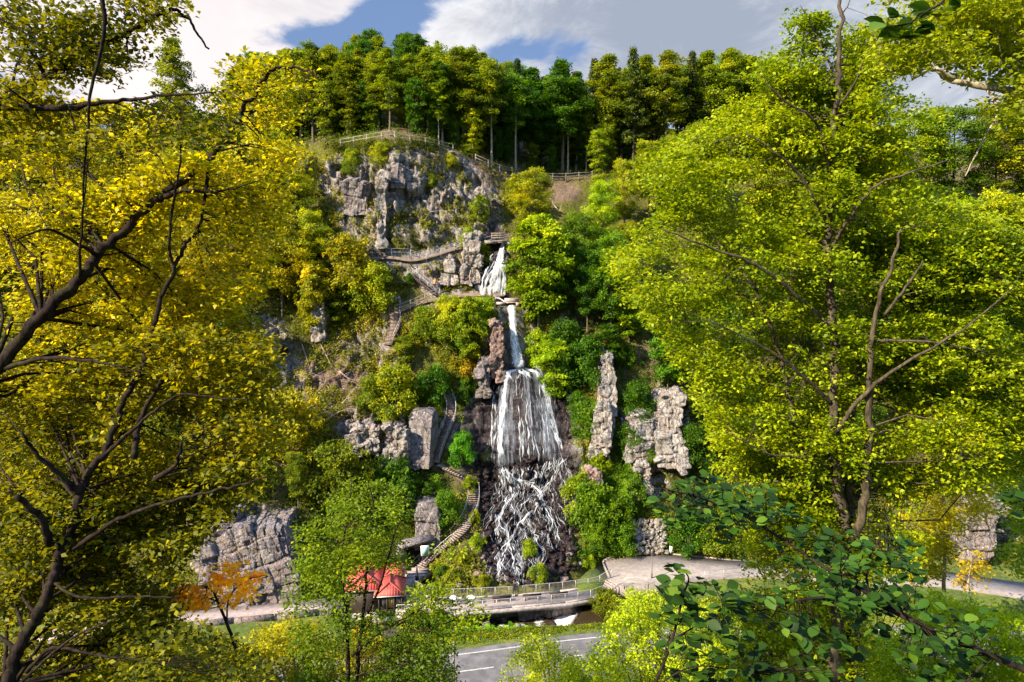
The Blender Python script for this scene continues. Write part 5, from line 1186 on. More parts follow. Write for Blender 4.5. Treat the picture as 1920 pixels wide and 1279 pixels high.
# slender understorey stems on the forest floor
for i, (px, kk, h, kd, col, lb) in enumerate(((822,1,9,'slim',LIME,'slim pale forked stem at the forest edge right of the lookout'),(886,.3,7.5,'young',YEL,'small bright yellow green tree at the cliff edge below the forest'),(922,.5,16,'slim',OLIVE,'straight white trunked tree standing at the forest edge above the cliff shoulder'),
    (967,1,15,'slim',GREEN,'straight grey trunk just right of the white trunked tree'),(905,6,9,'young',OLIVE,'young tree glowing between dark crest trunks'),(1008,5,8,'young',GREEN,'young green tree in the shade above the falls'),(1065,2,14,'slim',GREEN,'thin straight trunk above the bare brown slope'),
    (1040,8,9,'young',GREEN,'light green sapling deep in the crest forest'),(1100,3,10,'slim',OLIVE,'crooked pale trunk right of the bare brown slope'),(1120,0,8,'young',LIME,'lime sapling at the right end of the wooden fence'),(690,5,7,'young',OLIVE,'sapling behind the left railing of the lookout'),
    (765,6,6,'young',YEL,'yellow sapling directly behind the lookout'),(655,3,8,'young',OLIVE,'dense sapling left of the lookout'),(610,2,9,'young',OLIVE,'leafy sapling at the left edge of the cliff top'),(950,3,6,'young',DEEP,'dark sapling behind the forest fence'))):
    plant(kd, groundz(px, kk)-np.array([0, 0, .3]), h, col, lb)
for k in range(60):
    px = TR_.uniform(500, 1150); kk = TR_.uniform(1.5, 9); plant('young', groundz(px, kk)-np.array([0, 0, .3]), TR_.uniform(4, 9), [OLIVE, GREEN, YEL, DEEP][k % 4], 'leafy young tree of the understorey beneath the crest forest', 'understorey of the crest forest')
# --- trees on the slopes (column, foot row, top row, kind, colour, label)
slope = [
 (1000,470,318,'beech1',YEL,'bright lime tree standing in front of the bare brown slope',1.0),(968,400,330,'young',YEL,'little lime coloured tree left of the bare brown slope',1.4),
 (1010,620,400,'maple',LIME,'rounded bright green tree directly right of the upper fall',.92),(1035,600,455,'maple',GREEN,'mid green tree tucked behind the rounded tree right of the upper fall',.9),
 (1085,560,400,'beech1',GREEN,'soft green tree halfway between the upper fall and the big beech',.9),(1100,640,470,'beech2',DEEP,'dark green tree above the shaded rocks right of the chute',.9),
 (1145,640,440,'beech1',GREEN,'green tree on the slope above the tall rock pillar',.85),(1170,560,420,'beech2',OLIVE,'olive tree left of the big beech limbs',.9),
 (1180,640,520,'young',LIME,'airy small tree above the tall rock pillar',1.5),(1250,745,575,'maple',(.7,1.1,1.0),'blue green tree with a bent pale trunk above the rock tower',.75),
 (1040,760,640,'young',LIME,'yellow green sapling right of the chute foot',1.3),(1095,735,640,'bush',DEEP,'large dark bush of hanging shoots right of the dome',1.5),(1060,700,610,'bush',DEEP,'dark leafy bush under the shaded rocks',1.3),(1140,700,610,'young',DEEP,'dark small tree behind the rock pillar top',1.5),
 (1130,500,340,'beech1',LIME,'sunny tree below the crest forest right of the fence',.8),(1170,440,300,'beech1',YEL,'golden green tree right of the wooden fence',.8),(1215,420,268,'beech2',YEL,'bright crown above the left limbs of the big beech',1.0),
 (1260,430,250,'beech1',OLIVE,'olive crown beneath the dark crest trees',.9),(1310,440,230,'beech1',OLIVE,'broad olive tree between crest forest and big beech',.9),(1120,420,330,'beech2',OLIVE,'narrow tree beside the bare brown slope',1.0),
 (1290,720,560,'beech2',DEEP,'shadowed tree behind the bent pale trunk',1.0),(1350,760,560,'beech1',GREEN,'green tree behind the lower left limbs of the big beech',1.0),(1330,560,380,'beech1',OLIVE,'tree crown seen through the big beech on its left',1.0),
 (1440,520,300,'beech1',YEL,'yellow lit tree behind the top of the big beech',1.0),(1430,700,480,'beech2',GREEN,'green tree behind the middle of the big beech',1.0),(1550,420,210,'beech1',OLIVE,'tree on the ridge behind the trunk of the big beech',1.0),
 (1620,450,235,'beech1',YEL,'ridge tree right of the big beech trunk',1.0),(1700,430,210,'beech1',LIME,'green ridge tree below the gap of sky on the right',1.1),(1780,430,200,'beech1',GREEN,'ridge tree under the leaning pale branches',1.1),(1860,430,195,'beech2',YEL,'rounded ridge tree near the right edge of the picture',1.2),(1940,440,200,'beech1',OLIVE,'ridge tree cut by the right edge of the picture',1.2),
 (1650,620,380,'beech1',GREEN,'slope tree below the ridge right of the big beech trunk',1.0),(1760,620,370,'beech1',LIME,'wide slope tree right of the big beech',1.1),(1860,620,360,'beech1',YEL,'yellow green slope tree near the right edge',1.1),(1950,660,380,'beech2',OLIVE,'slope tree leaving the picture on the right',1.2),
 (1540,700,480,'beech1',GREEN,'tree in the shade behind the big beech trunk',1.0),(1700,820,560,'beech2',GREEN,'tall shaded tree behind the yellow maple',1.0),(1800,800,560,'beech1',DEEP,'deep green tree above the yellow maple',1.0),(1900,830,560,'beech1',LIME,'bright tree at the right edge above the path',1.0),
 (1600,900,690,'beech1',GREEN,'low green tree behind the split trunks of the beech',.9),(1480,880,660,'beech2',OLIVE,'tree at the foot of the slope left of the beech trunks',.9),(1400,930,760,'beech1',GREEN,'tree behind the right end of the rock wall',.8),(1900,990,820,'beech1',GREEN,'dark tree beside the shaded rock face on the right',.9),(1380,850,690,'young',DEEP,'small dark tree at the right of the rock tower',1.5),
 # left side
 (588,565,395,'beech1',YEL,'golden green tree at the left edge of the high cliff',.8),(560,500,330,'beech2',OLIVE,'olive tree above the left slope',1.0),(530,600,400,'beech1',GOLD,'golden tree in the middle of the left slope',1.0),(590,640,490,'maple',GOLD,'low golden tree above the narrow rock spur',.8),
 (660,570,450,'bush',GOLD,'spreading golden bush under the middle ledge railing',2.2),(700,590,500,'bush',YEL,'golden green bush above the short high stairs',1.7),(640,620,520,'young',DULL,'thin dull sapling beside the narrow rock spur',1.3),
 (480,560,330,'beech1',GOLD,'tall golden tree behind the dark limbs on the left',1.0),(430,480,250,'beech1',OLIVE,'olive tree on the ridge behind the dark limbs',1.0),(500,440,240,'beech2',OLIVE,'ridge tree left of the crest forest',1.0),(380,440,215,'beech1',DULL,'dull ridge tree behind the upper dark limbs',1.0),(340,360,66,'forest1',OLIVE,'single tall rounded tree rising above the left ridge',.9),
 (300,430,225,'beech1',GOLD,'golden ridge tree at the left',1.0),(220,440,200,'beech1',DULL,'brownish ridge tree at the upper left',1.0),(140,440,205,'beech2',GOLD,'golden ridge tree near the left edge',1.1),(60,430,190,'beech1',DULL,'dull ridge tree at the left edge of the picture',1.1),(-40,440,200,'beech1',GOLD,'ridge tree cut by the left edge of the picture',1.2),
 (400,640,400,'beech1',GOLD,'broad golden tree in the middle of the left hillside',1.0),(300,620,380,'beech1',GOLD,'golden crown between the two dark limbs',1.0),(200,640,380,'beech2',DULL,'shaded tree behind the big dark limb',1.0),(90,640,370,'beech1',GOLD,'golden tree near the left edge behind the limb',1.1),(-20,700,400,'beech1',OLIVE,'olive tree at the left edge of the slope',1.2),
 (440,760,560,'beech1',OLIVE,'tree left of the layered rock head',.9),(340,800,570,'beech1',GOLD,'golden tree on the lower left slope',1.0),(220,820,580,'beech2',OLIVE,'olive tree low on the left slope',1.0),(100,830,580,'beech1',DULL,'dull tree low on the left slope near the edge',1.1),(450,840,720,'young',OLIVE,'small tree below the layered rock head',1.8),
 (540,870,740,'bush',GOLD,'wide golden bush beside the brown twiggy slope',2.0),(560,960,850,'beech2',DULL,'dark tree above the huge grey boulder',.9),(640,960,840,'bush',DULL,'dense bush above the kiosk roofs',2.0),(480,930,850,'bush',DULL,'brown green bush on top of the huge grey boulder',2.0),
 (320,980,780,'beech1',DULL,'shaded tree left of the huge grey boulder',.9),(200,1020,800,'beech1',OLIVE,'tree behind the path at the lower left',1.0),(80,1050,820,'beech2',DULL,'dark tree behind the path near the left edge',1.0),
 # centre
 (745,790,690,'bush',YEL,'big spreading yellow green shrub above the pale blocks',2.1),(700,770,715,'bush',OLIVE,'left half of the spreading shrub above the pale blocks',1.6),(815,760,690,'shrub',DEEP,'dark glossy bush above the top of the middle stairs',1.6),
 (880,700,560,'maple',LIME,'lime green maple hanging over the cliff left of the chute',.62),(840,640,560,'bush',YEL,'yellow bush below the cliff path',1.4),(905,630,566,'bush',LIME,'bright bush at the left end of the stone channel',1.2),(868,660,600,'bush',(.9,1.2,1.0),'pale green bush in the middle of the lower cliff',1.1),
 (872,712,664,'shrub',(2.6,1.35,.4),'orange yellow shrub left of the reddish buttress',1.3),(760,700,630,'young',OLIVE,'sapling with two pale stems between the short stairs and the shrub',1.3),(800,640,580,'bush',OLIVE,'olive bush right of the short high stairs',1.2),(870,750,700,'bush',DEEP,'shaded bush under the orange shrub',1.2),
 (866,872,815,'bush',(.6,1.15,.9),'fresh green bush right of the middle stairs',.5),(740,960,865,'bush',DEEP,'round dark green bush above the gallery entrance',1.6),(815,940,895,'shrub',GREEN,'green bush between the two lower stairs',1.0),(838,985,925,'bush',GREEN,'green bush inside the curve of the lower stairs',.6),
 (768,535,515,'shrub',(.5,.85,.5),'dark spiky round bush beside the resting visitors',1.0),(750,540,560-30,'shrub',OLIVE,'low bush under the middle ledge',1.0),
 (905,490,455,'shrub',YEL,'yellow green cushion left of the upper fall top',1.6),(880,470,430,'shrub',LIME,'light bush beside the top of the upper fall',1.2),(900,420,372,'shrub',OLIVE,'olive bush on the mossy rock nose',1.2),
 (715,315,270,'bush',YEL,'yellow green cushion of bushes hanging below the lookout railing',2.0),(660,330,285,'bush',OLIVE,'olive bush at the upper left edge of the cliff',1.6),(805,352,320,'shrub',OLIVE,'low bush in the middle of the upper cliff',1.4),(845,318,290,'shrub',YEL,'yellow bush at the right of the cliff top',1.4),
 (1010,690,625,'shrub',LIME,'light shoots directly right of the chute',1.3),(1175,690,650,'shrub',GREEN,'green bush right of the pillar top',1.4),(1195,790,720,'bush',DEEP,'dark green shrub between the pillar and the rock tower',1.5),(1175,860,800,'shrub',DEEP,'blue green shrub left of the rock wall foot',1.5),(1300,880,800,'bush',DEEP,'dark bush right of the rock tower',1.5),
 (1105,830,760,'bush',GREEN,'green bush left of the tall rock pillar',1.2),(1085,790,740,'shrub',DEEP,'dark shrub right of the dome',1.5),(1120,900,850,'bush',LIME,'moss green bush under the pillar',1.0),
 (1150,1000,930,'bush',(.85,1.1,.5),'big fresh green bush left of the rubble pile',1.9),(1110,1000,910,'bush',(.9,1.15,.5),'fresh green bush directly right of the cascade',1.5),(1165,1040,985,'bush',GREEN,'green bush at the edge of the paved square',1.5),(1120,1035,975,'bush',(.85,1.1,.5),'green bush above the small lawn',1.5),(1180,960,890,'bush',GREEN,'green bush above the rubble pile',1.6),
 (1290,1035,960,'bush',DEEP,'wide dark bush right of the rubble pile',2.2),(1340,1040,960,'bush',OLIVE,'olive bush behind the paved square',2.0),(1090,960,890,'shrub',LIME,'light green shrub at the upper right edge of the cascade',1.4),(1210,880,840,'shrub',GREEN,'shrub below the rock wall',1.4),(1105,1070,1045,'shrub',LIME,'low shrub beside the small lawn',1.6),
 (1010,1095,1060,'shrub',LIME,'bright fern like shrub below the cascade',.9),(903,1105,1080,'shrub',YEL,'bright shrub behind the railing left of the cascade',1.0),(992,1045,1015,'shrub',LIME,'small bright shrub amid the wet boulders',.7),(850,1095,1070,'shrub',YEL,'yellow cushion in the rock garden behind the railing',1.3),(870,1062,1035,'shrub',YEL,'yellow cushion in the middle of the rock garden',1.4),(830,1100,1075,'shrub',GREEN,'green cushion beside the lower railing corner',1.3),(820,1072,1055,'shrub',YEL,'low cushion beside the three wide steps',1.2),(895,1030,1005,'shrub',LIME,'cushion on the slope between lower stairs and cascade',1.3),(890,985,960,'shrub',YEL,'cushion right of the person on the stairs',1.0),(880,920,895,'shrub',LIME,'cushion at the top of the lower stairs',1.0),
]
for px, pb, pt, kd, col, lb, wd in slope:
    b = hpt(px, min(pb, _base(px)+6)); d = b[1]; h = max(pxh(px, pb, pt, d), .7)
    plant(kd, b, h+.5, col, lb, wide=wd if kd not in ('bush', 'shrub') else min(1.0, .62+.06*wd), cat='bush' if kd in ('bush', 'shrub') else 'tree')
# ground cover on the hill
def cover(name, n, boxes, leaf, label, lm, col, rad=.55, lps=22, mask=True, seed=3, flat=.55):
    rng = np.random.RandomState(seed); C = []; hu = []
    for (x0, x1, y0, y1, w_) in boxes:
        k = int(n*w_); px = rng.uniform(x0, x1, k); py = rng.uniform(y0, y1, k); py = np.minimum(py, _base(px)+3); 
        p, rk_, wt_, so_ = G(px, py, True)
        keepm = np.ones(k)
        for s in list(STAIRS.values())+PATHS[:3]: keepm = np.minimum(keepm, segdist(px, py, s) > 13)
        clump = fbm(p*.35, 3, 13)
        sel = (keepm > .5) & (rng.rand(k) > wt_*1.3) & (rng.rand(k) > rk_*.62-(clump-.45)*2.2) & (clump > .36)
        C.append(p[sel]+OUT*.28); hu.append(np.clip(.5+(fbm(p[sel]*.22, 3, 8)-.45)*2.4, 0, 1))
    C = np.concatenate(C); hu = np.concatenate(hu); od = np.tile(np.array([[0, -.7, .5]]), (len(C), 1))
    o = crown_obj(name, [sprays(rng, C, rng.uniform(.5, 1.3, len(C))*rad, lps, leaf, flat, hue=hu, huev=.18, outdir=od*2.2, tilt=.5)], M[lm], None)
    o.color = (*col, 1); return tag(o, label, 'undergrowth', kind='stuff')
cover('undergrowth', 6500, [(540,960,262,1105,1.0),(1020,1360,560,1045,.4),(560,900,540,860,.22),(620,900,262,285,.06)], .17, 'olive and yellow herbs and low growth covering the rocky hillside', 'leaf_green', (1.35, 1.05, .55), seed=4)
cover('undergrowth', 2000, [(1040,1420,600,1045,.6),(1070,1200,860,1042,.35),(690,880,700,1060,.4)], .17, 'fresh green growth covering the slope around the cascade', 'leaf_green', (.7, 1.1, .6), seed=5)
cover('undergrowth', 2200, [(-200,600,300,1140,1.0),(1350,2100,330,1060,.7)], .3, 'leafy undergrowth below the slope trees', 'leaf_green', (1.1, .9, .5), rad=1.1, lps=20, seed=6)
cover('dry_grass', 3600, [(580,1000,262,900,.8),(800,920,980,1105,.2)], .30, 'dry yellowish grass tufts on the rock ledges', 'grass_blade', (1, 1, 1), rad=.3, lps=18, seed=7, flat=.8)
def forestfloor():
    rng = np.random.RandomState(9); C = []
    for k in range(2600):
        px = rng.uniform(430, 1500); kk = rng.uniform(0, 26); C.append(groundz(px, kk)+np.array([0, 0, .3]))
    o = crown_obj('undergrowth', [sprays(rng, np.array(C), rng.uniform(.4, 1.1, len(C)), 24, .24, .6, hue=rng.uniform(.2, .7, len(C)))], M['leaf_green'], None)
    o.color = (.7, .8, .5, 1); tag(o, 'low green shoots on the floor of the crest forest', 'undergrowth', kind='stuff')
forestfloor()
# near grass, banks
def bank(name, fx, n, leaf, rad, lps, lm, col, label, seed, zoff=.1, flat=.4):
    rng = np.random.RandomState(seed); C = []
    while len(C) < n:
        x = rng.uniform(-45, 45); y = fx(x, rng.rand())
        if y is None: continue
        C.append((x, y, float(floorz(x, y))+zoff))
    o = crown_obj(name, [sprays(rng, np.array(C), rng.uniform(.5, 1.2, n)*rad, lps, leaf, flat, hue=rng.uniform(.25, .8, n), tilt=.3)], M[lm], None); o.color = (*col, 1); return tag(o, label, 'grass' if name == 'grass' else 'undergrowth', kind='stuff')
bank('grass', lambda x, u: 62.2+roadoff(x)+u*2.2 if 62.2+roadoff(x)+u*2.2 < streamy(x)-2.9 or x < -14 or x > 17 else None, 4200, .13, .28, 22, 'leaf_green', (1.15, 1.05, .5), 'mown grass verge between road and stream', 31, .02, .25)
bank('undergrowth', lambda x, u: streamy(x)-3.2+u*1.5 if x < 2.5 and x > -17 else None, 200, .17, .42, 26, 'leaf_green', (.6, .85, .45), 'leafy herbs along the near bank of the stream', 32, .0, .6)
bank('undergrowth', lambda x, u: 50+roadoff(x)-u*14 if x > -60 else None, 500, .3, 1.0, 24, 'leaf_green', (1.1, 1.1, .5), 'undergrowth on the slope below the near trees', 33, .4, .6)
# small lawn between cascade and square
lw = [PZ(x, y, .45) for x, y in [(1128,1056),(1141,1086),(1122,1099),(1085,1104),(1080,1092),(1100,1072)]]
mb = MB(); mb.prism([p[:2] for p in lw], -.8, .42); tag(mb.build('lawn', M['meadow']), kind='structure')
# round leaved plants by the stream
def butterbur(x, y, label, n=22, seed=1):
    rng = np.random.RandomState(seed); r = empty('broad_leaved_plant', (x, y, float(floorz(x, y)))); tag(r, label, 'plant')
    C = np.stack([rng.normal(size=n)*.45, rng.normal(size=n)*.3, rng.uniform(.5, 1.0, n)], -1)
    V, Q = segs(np.stack([C[:, 0]*.3, C[:, 1]*.3, np.zeros(n)], -1), C, np.full(n, .02), np.full(n, .012), 0, rng, 4); mesh_np('stem', V, Q.ravel(), np.full(len(Q), 4), M['leaf_green'], parent=r, attrs={'tint': ('FACE', np.full(len(Q), .5))})
    N = unit(np.stack([rng.normal(size=n)*.35, -.5+rng.normal(size=n)*.3, np.ones(n)], -1)); D = unit(rng.normal(size=(n, 3)))
    o = crown_obj('foliage', [leaf_fine(C, rng.uniform(.38, .62, n), N, D, np.clip(rng.uniform(.4, 1.0, n), 0, 1), wide=1.05)], M['leaf_green'], r); o.color = (1.0, 1.7, .7, 1)
for i, (x, y, lb) in enumerate(((-3.5, 64.9, 'big round leaved plant group below the middle bench'), (-2.0, 65.2, 'round leaved plants right of the first group by the stream'), (-.4, 65.3, 'round leaved plants below the person at the railing'), (-5.0, 64.6, 'round leaved plants below the white tables'), (1.2, 65.3, 'small round leaved plants near the pale stream stone'))): butterbur(x, y, lb, seed=40+i)
plant('bush', np.array([9.6, 67.6, -1.4]), 2.6, OLIVE, 'ferny bush under the right end of the footbridge', cat='bush')
plant('shrub', np.array([-7.5, 64.7, -1.2]), 1.9, GREEN, 'green bush on the near bank below the terrace', cat='bush')
plant('shrub', np.array([-9.5, 64.2, -1.2]), 2.2, OLIVE, 'olive bush on the near bank right of the kiosk', cat='bush')
# dead branches on the brown slope
def deadwood(pts_px, r0, label, subs=5, seed=0):
    rng = np.random.RandomState(seed); pl = np.array(pts_px, float); p = P(pl[:, 0], pl[:, 1], Dtab(pl[:, 0], pl[:, 1]))+OUT*.9; b = p[0].copy(); p = catmull(p-b, 4)
    mb = MB(); mb.tube(p, np.linspace(r0, r0*.3, len(p)), 6); A = p[rng.randint(1, len(p), subs)]; L = np.linalg.norm(p[-1]-p[0])
    B = A+rng.normal(size=(subs, 3))*np.array([.25, .1, .22])*L+np.array([0, -.1, .05])*L; tw = segs(A, B, np.full(subs, r0*.4), np.full(subs, r0*.12), 0, rng, 4)
    o = wood_obj('dead_branch', mb, tw, M['dead_wood'], None); o.location = b; tag(o, label, 'branch')
for i, (pl, r0, lb) in enumerate((([(490,800),(520,805),(560,812),(600,822)], .12, 'long fallen grey log on the brown slope'), ([(605,800),(630,780),(648,765)], .10, 'leaning dead branch above the fallen log'), ([(640,700),(655,712),(672,718)], .08, 'forked pale dead branch left of the yellow green shrub'),
    ([(600,640),(612,665),(625,690)], .07, 'thin dead stem under the narrow rock spur'), ([(645,760),(660,742),(672,728)], .08, 'broken pale branch leaning on the shrub'), ([(570,650),(580,680),(590,710)], .07, 'dead stem on the upper brown slope'), ([(576,805),(592,820),(606,838)], .09, 'split dead log below the leaning branch'),
    ([(1035,385),(1042,395),(1050,402)], .12, 'white log lying on the bare brown slope'), ([(810,403),(840,401),(852,406)], .06, 'bleached branch lying across the upper cliff'), ([(884,512),(881,525),(883,535)], .10, 'bleached curved trunk left of the upper fall'))):
    deadwood(pl, r0, lb, subs=7, seed=60+i)
# ------------------------------------------------------------------ near trees, limbs laid out at their own distances
def in_poly(px, py, poly):
    poly = np.array(poly, float); x0, y0 = poly[:, 0], poly[:, 1]; x1, y1 = np.roll(x0, -1), np.roll(y0, -1)
    c = np.zeros(px.shape, int)
    for a, b, e, f in zip(x0, y0, x1, y1):
        m = ((b > py) != (f > py)); xi = a+(py-b)*(e-a)/np.where(f == b, 1e-9, f-b); c += (m & (px < xi))
    return c % 2 == 1
def hero(name, cat, label, root_at, limbs, regions, leaf, lps, sr, bark, lm, seed, twig=.012, flat=.16, fine=False, hue0=.5, thr=.0, nfreq=.6, color=(1, 1, 1), tilt=.3, maxtw=2.5, secondary=0, huev=.14):
    """limbs: (points[(px,py,dist)...], r0, r1); regions: (polygon, d0, d1, count, hue shift): sprays scattered in the crown's volume and tied to the nearest limb"""
    rng = np.random.RandomState(seed); root = empty(name, root_at); tag(root, label, cat); mb = MB(); nodes = []; nr_ = []
    for pl, r0, r1 in limbs:
        a = np.array(pl, float); p = P(a[:, 0], a[:, 1], a[:, 2]); p = catmull(p, 6); n = len(p); p[1:-1] += rng.normal(size=(n-2, 3))*r0*.18
        rr = r0+(r1-r0)*np.linspace(0, 1, n)**.8; mb.tube(p-np.array(root_at), rr, 8); nodes.append(p); nr_.append(rr)
    nodes = np.concatenate(nodes); nr_ = np.concatenate(nr_)
    C = []; hu = []
    for poly, d0, d1, n, hs in regions:
        poly = np.array(poly, float); got = 0; lo, hi = poly.min(0), poly.max(0)
        while got < n:
            k = n*3; px = rng.uniform(lo[0], hi[0], k); py = rng.uniform(lo[1], hi[1], k); d = rng.uniform(d0, d1, k); s = in_poly(px, py, poly)
            p = P(px, py, d); f = fbm(p*np.array([1, 1, 1.7])*nfreq, 3, seed); s &= (f > thr); p = p[s][:n-got]; got += len(p)
            C.append(p); hu.append(np.full(len(p), hue0+hs)+(fbm(p*.5, 2, seed+3)-.4)*.6)
    C = np.concatenate(C); hu = np.clip(np.concatenate(hu), 0, 1)
    # secondary boughs: from limbs to cluster representatives, then twigs from those
    A = np.zeros_like(C); ra = np.zeros(len(C)); 
    if secondary:
        rep = C[rng.choice(len(C), min(secondary, len(C)), replace=False)]
        S0 = []; R0 = []
        for c in rep:
            i = np.argmin(((nodes-c)**2).sum(1)+(nodes[:, 2] > c[2])*1.0); S0.append(nodes[i]); R0.append(min(nr_[i]*.4, .05))
        S0 = np.array(S0); R0 = np.array(R0); L_ = np.linalg.norm(rep-S0, axis=1)
        tv, tq = segs(S0-np.array(root_at), rep-np.array(root_at), R0, R0*.3, -.04, rng, 5)
        t_ = np.linspace(.2, 1, 5)[None, :, None]; sub = (S0[:, None]*(1-t_)+rep[:, None]*t_+np.array([0, 0, .04])*(L_[:, None, None])*(4*t_*(1-t_))).reshape(-1, 3)
        nodes2 = np.concatenate([nodes, sub]); nr2 = np.concatenate([nr_, np.repeat(R0*.5, 5)])
    else: nodes2, nr2, tv, tq = nodes, nr_, None, None
    for s in range(0, len(C), 400):
        D2 = ((C[s:s+400, None]-nodes2[None])**2).sum(-1); i = D2.argmin(1); A[s:s+400] = nodes2[i]; ra[s:s+400] = np.minimum(nr2[i]*.5, twig)
    L = np.linalg.norm(C-A, axis=1); ok = L < maxtw
    V, Q = segs((A[ok]-np.array(root_at)), (C[ok]-np.array(root_at)), ra[ok], ra[ok]*.3, -.03, rng, 3)
    if tv is not None: Q = np.concatenate([tq, Q+len(tv)]); V = np.concatenate([tv, V])
    wood_obj('trunk', mb, (V, Q), M[bark], root)
    o = crown_obj('crown', [sprays(rng, C-np.array(root_at), rng.uniform(.6, 1.3, len(C))*sr, lps, leaf, flat, hue=hu, huev=huev, tilt=tilt, fine=fine)], M[lm], root); o.color = (*color, 1)
    return root
M['bark_beech'] = bark_mat('beech_bark', (.030, .024, .018), (.10, .078, .054), .3)
# left tree, dark leaning limbs
L1 = [([(-120,820,11.5),(-20,705,11.5),(60,612,11.6),(140,530,11.8),(180,482,12),(235,428,12.2),(300,372,12.4),(370,318,12.6),(425,258,12.8),(455,212,13),(485,165,13),(512,130,13),(560,128,13),(598,146,12.8)], .125, .016),
      ([(300,374,12.4),(345,358,12.2),(400,360,12.0),(450,350,11.8)], .06, .012), ([(5,690,11.5),(90,672,11.3),(190,680,11),(280,700,10.8)], .05, .01),
      ([(185,480,12),(150,460,11.7),(90,430,11.4),(20,455,11)], .045, .012), ([(150,520,11.8),(152,440,11.5),(165,300,11.2)], .03, .01), ([(395,290,12.7),(380,400,12.5),(365,440,12.4)], .04, .02)]
L2 = [([(-60,260,9.5),(10,188,9.5),(75,150,9.5),(140,115,9.6),(190,86,9.7),(240,60,9.8),(290,30,9.8),(322,19,9.8),(345,30,9.9),(370,62,10),(392,92,10)], .07, .012),
      ([(5,200,9.5),(60,201,9.4),(130,203,9.3),(170,194,9.2),(245,188,9.2),(320,178,9.1),(405,174,9)], .06, .01), ([(190,-40,9),(195,40,9),(190,90,9),(170,175,9),(165,235,9),(158,320,9),(154,410,9)], .032, .010),
      ([(306,24,9.8),(318,38,9.8),(333,53,9.7)], .02, .006), ([(240,60,9.8),(238,90,9.7),(246,130,9.6)], .018, .006), ([(-40,20,9),(20,45,9),(60,70,9)], .02, .008), ([(130,203,9.3),(138,230,9.2),(143,250,9.1)], .015, .006)]
L3 = [([(5,1330,10.2),(25,1240,10.3),(50,1190,10.4),(78,1140,10.5),(98,1085,10.6),(112,1040,10.7),(135,990,10.8),(150,930,10.9),(165,890,11),(195,850,11.1),(215,800,11.3),(240,740,11.5),(268,690,11.7),(285,622,11.9),(305,560,12.1),(330,500,12.2),(350,455,12.3),(375,432,12.4)], .105, .03),
      ([(328,505,12.2),(318,470,12.1),(322,400,12),(336,320,11.9),(340,232,11.8)], .035, .012), ([(135,1030,10.7),(180,1000,10.5),(222,975,10.4),(300,945,10.2),(370,928,10.1),(440,912,10),(500,895,9.9)], .045, .010),
      ([(150,925,10.9),(110,890,10.7),(60,840,10.5),(40,810,10.4)], .06, .02), ([(95,1020,10.6),(75,970,10.3),(30,930,10)], .07, .04), ([(200,850,11.1),(255,800,11),(290,770,10.9),(340,740,10.8),(400,745,10.7),(470,750,10.6)], .035, .008),
      ([(98,1090,10.6),(150,1120,10.3),(250,1118,10),(330,1120,9.8)], .03, .008), ([(50,1260,10.2),(100,1215,10),(190,1230,9.8),(300,1240,9.6)], .035, .01), ([(40,1279,10.2),(130,1200,9.9),(220,1160,9.7)], .03, .01), ([(290,900,11),(330,870,10.9),(340,830,10.8)], .05, .02),
      ([(250,860,11),(262,790,11.3),(300,720,11.6),(330,690,11.7)], .06, .02)]
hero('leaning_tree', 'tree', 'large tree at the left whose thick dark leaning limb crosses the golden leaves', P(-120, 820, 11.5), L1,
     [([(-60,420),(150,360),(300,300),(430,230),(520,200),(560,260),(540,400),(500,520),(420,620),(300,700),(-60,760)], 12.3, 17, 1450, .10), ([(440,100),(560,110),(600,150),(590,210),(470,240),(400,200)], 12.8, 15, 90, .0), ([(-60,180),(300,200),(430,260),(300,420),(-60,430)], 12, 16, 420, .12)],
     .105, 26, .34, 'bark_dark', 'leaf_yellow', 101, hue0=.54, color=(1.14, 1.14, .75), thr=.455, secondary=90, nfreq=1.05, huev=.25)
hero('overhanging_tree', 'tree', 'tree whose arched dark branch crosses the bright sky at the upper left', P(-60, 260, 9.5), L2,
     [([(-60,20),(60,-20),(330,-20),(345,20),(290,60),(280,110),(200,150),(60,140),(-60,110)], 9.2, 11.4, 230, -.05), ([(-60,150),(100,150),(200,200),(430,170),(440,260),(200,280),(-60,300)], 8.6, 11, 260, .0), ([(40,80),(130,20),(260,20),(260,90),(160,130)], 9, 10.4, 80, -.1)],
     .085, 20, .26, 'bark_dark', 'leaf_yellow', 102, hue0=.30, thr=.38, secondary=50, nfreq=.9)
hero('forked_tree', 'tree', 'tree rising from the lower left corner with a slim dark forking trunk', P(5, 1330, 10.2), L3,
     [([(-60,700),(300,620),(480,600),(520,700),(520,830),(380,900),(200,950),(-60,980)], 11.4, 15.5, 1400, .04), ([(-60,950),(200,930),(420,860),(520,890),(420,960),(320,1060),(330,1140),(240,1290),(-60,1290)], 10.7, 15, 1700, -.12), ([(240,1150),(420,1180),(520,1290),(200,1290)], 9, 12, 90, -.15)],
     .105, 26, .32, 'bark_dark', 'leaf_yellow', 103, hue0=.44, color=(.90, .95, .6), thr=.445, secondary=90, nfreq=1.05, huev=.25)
# orange maple bough
hero('maple_bough_tree', 'tree', 'slim tree with a glowing orange bough in front of the huge grey boulder', P(470, 1330, 13), [([(470,1330,13),(450,1240,13),(425,1170,12.9),(400,1110,12.8),(370,1100,12.7),(330,1095,12.6)], .045, .012), ([(425,1170,12.9),(430,1120,12.8),(460,1090,12.7),(500,1078,12.6)], .02, .006)],
     [([(380,1075),(420,1050),(450,1062),(512,1075),(470,1090),(485,1120),(440,1130),(400,1120)], 12.2, 13.2, 46, .1), ([(320,1100),(360,1100),(400,1120),(385,1150),(350,1145),(330,1125)], 12.2, 13.2, 26, -.1)], .10, 16, .20, 'bark_dark', 'leaf_orange', 104, color=(2.4, 3.3, 1.8), thr=0, maxtw=1.2, flat=.2)
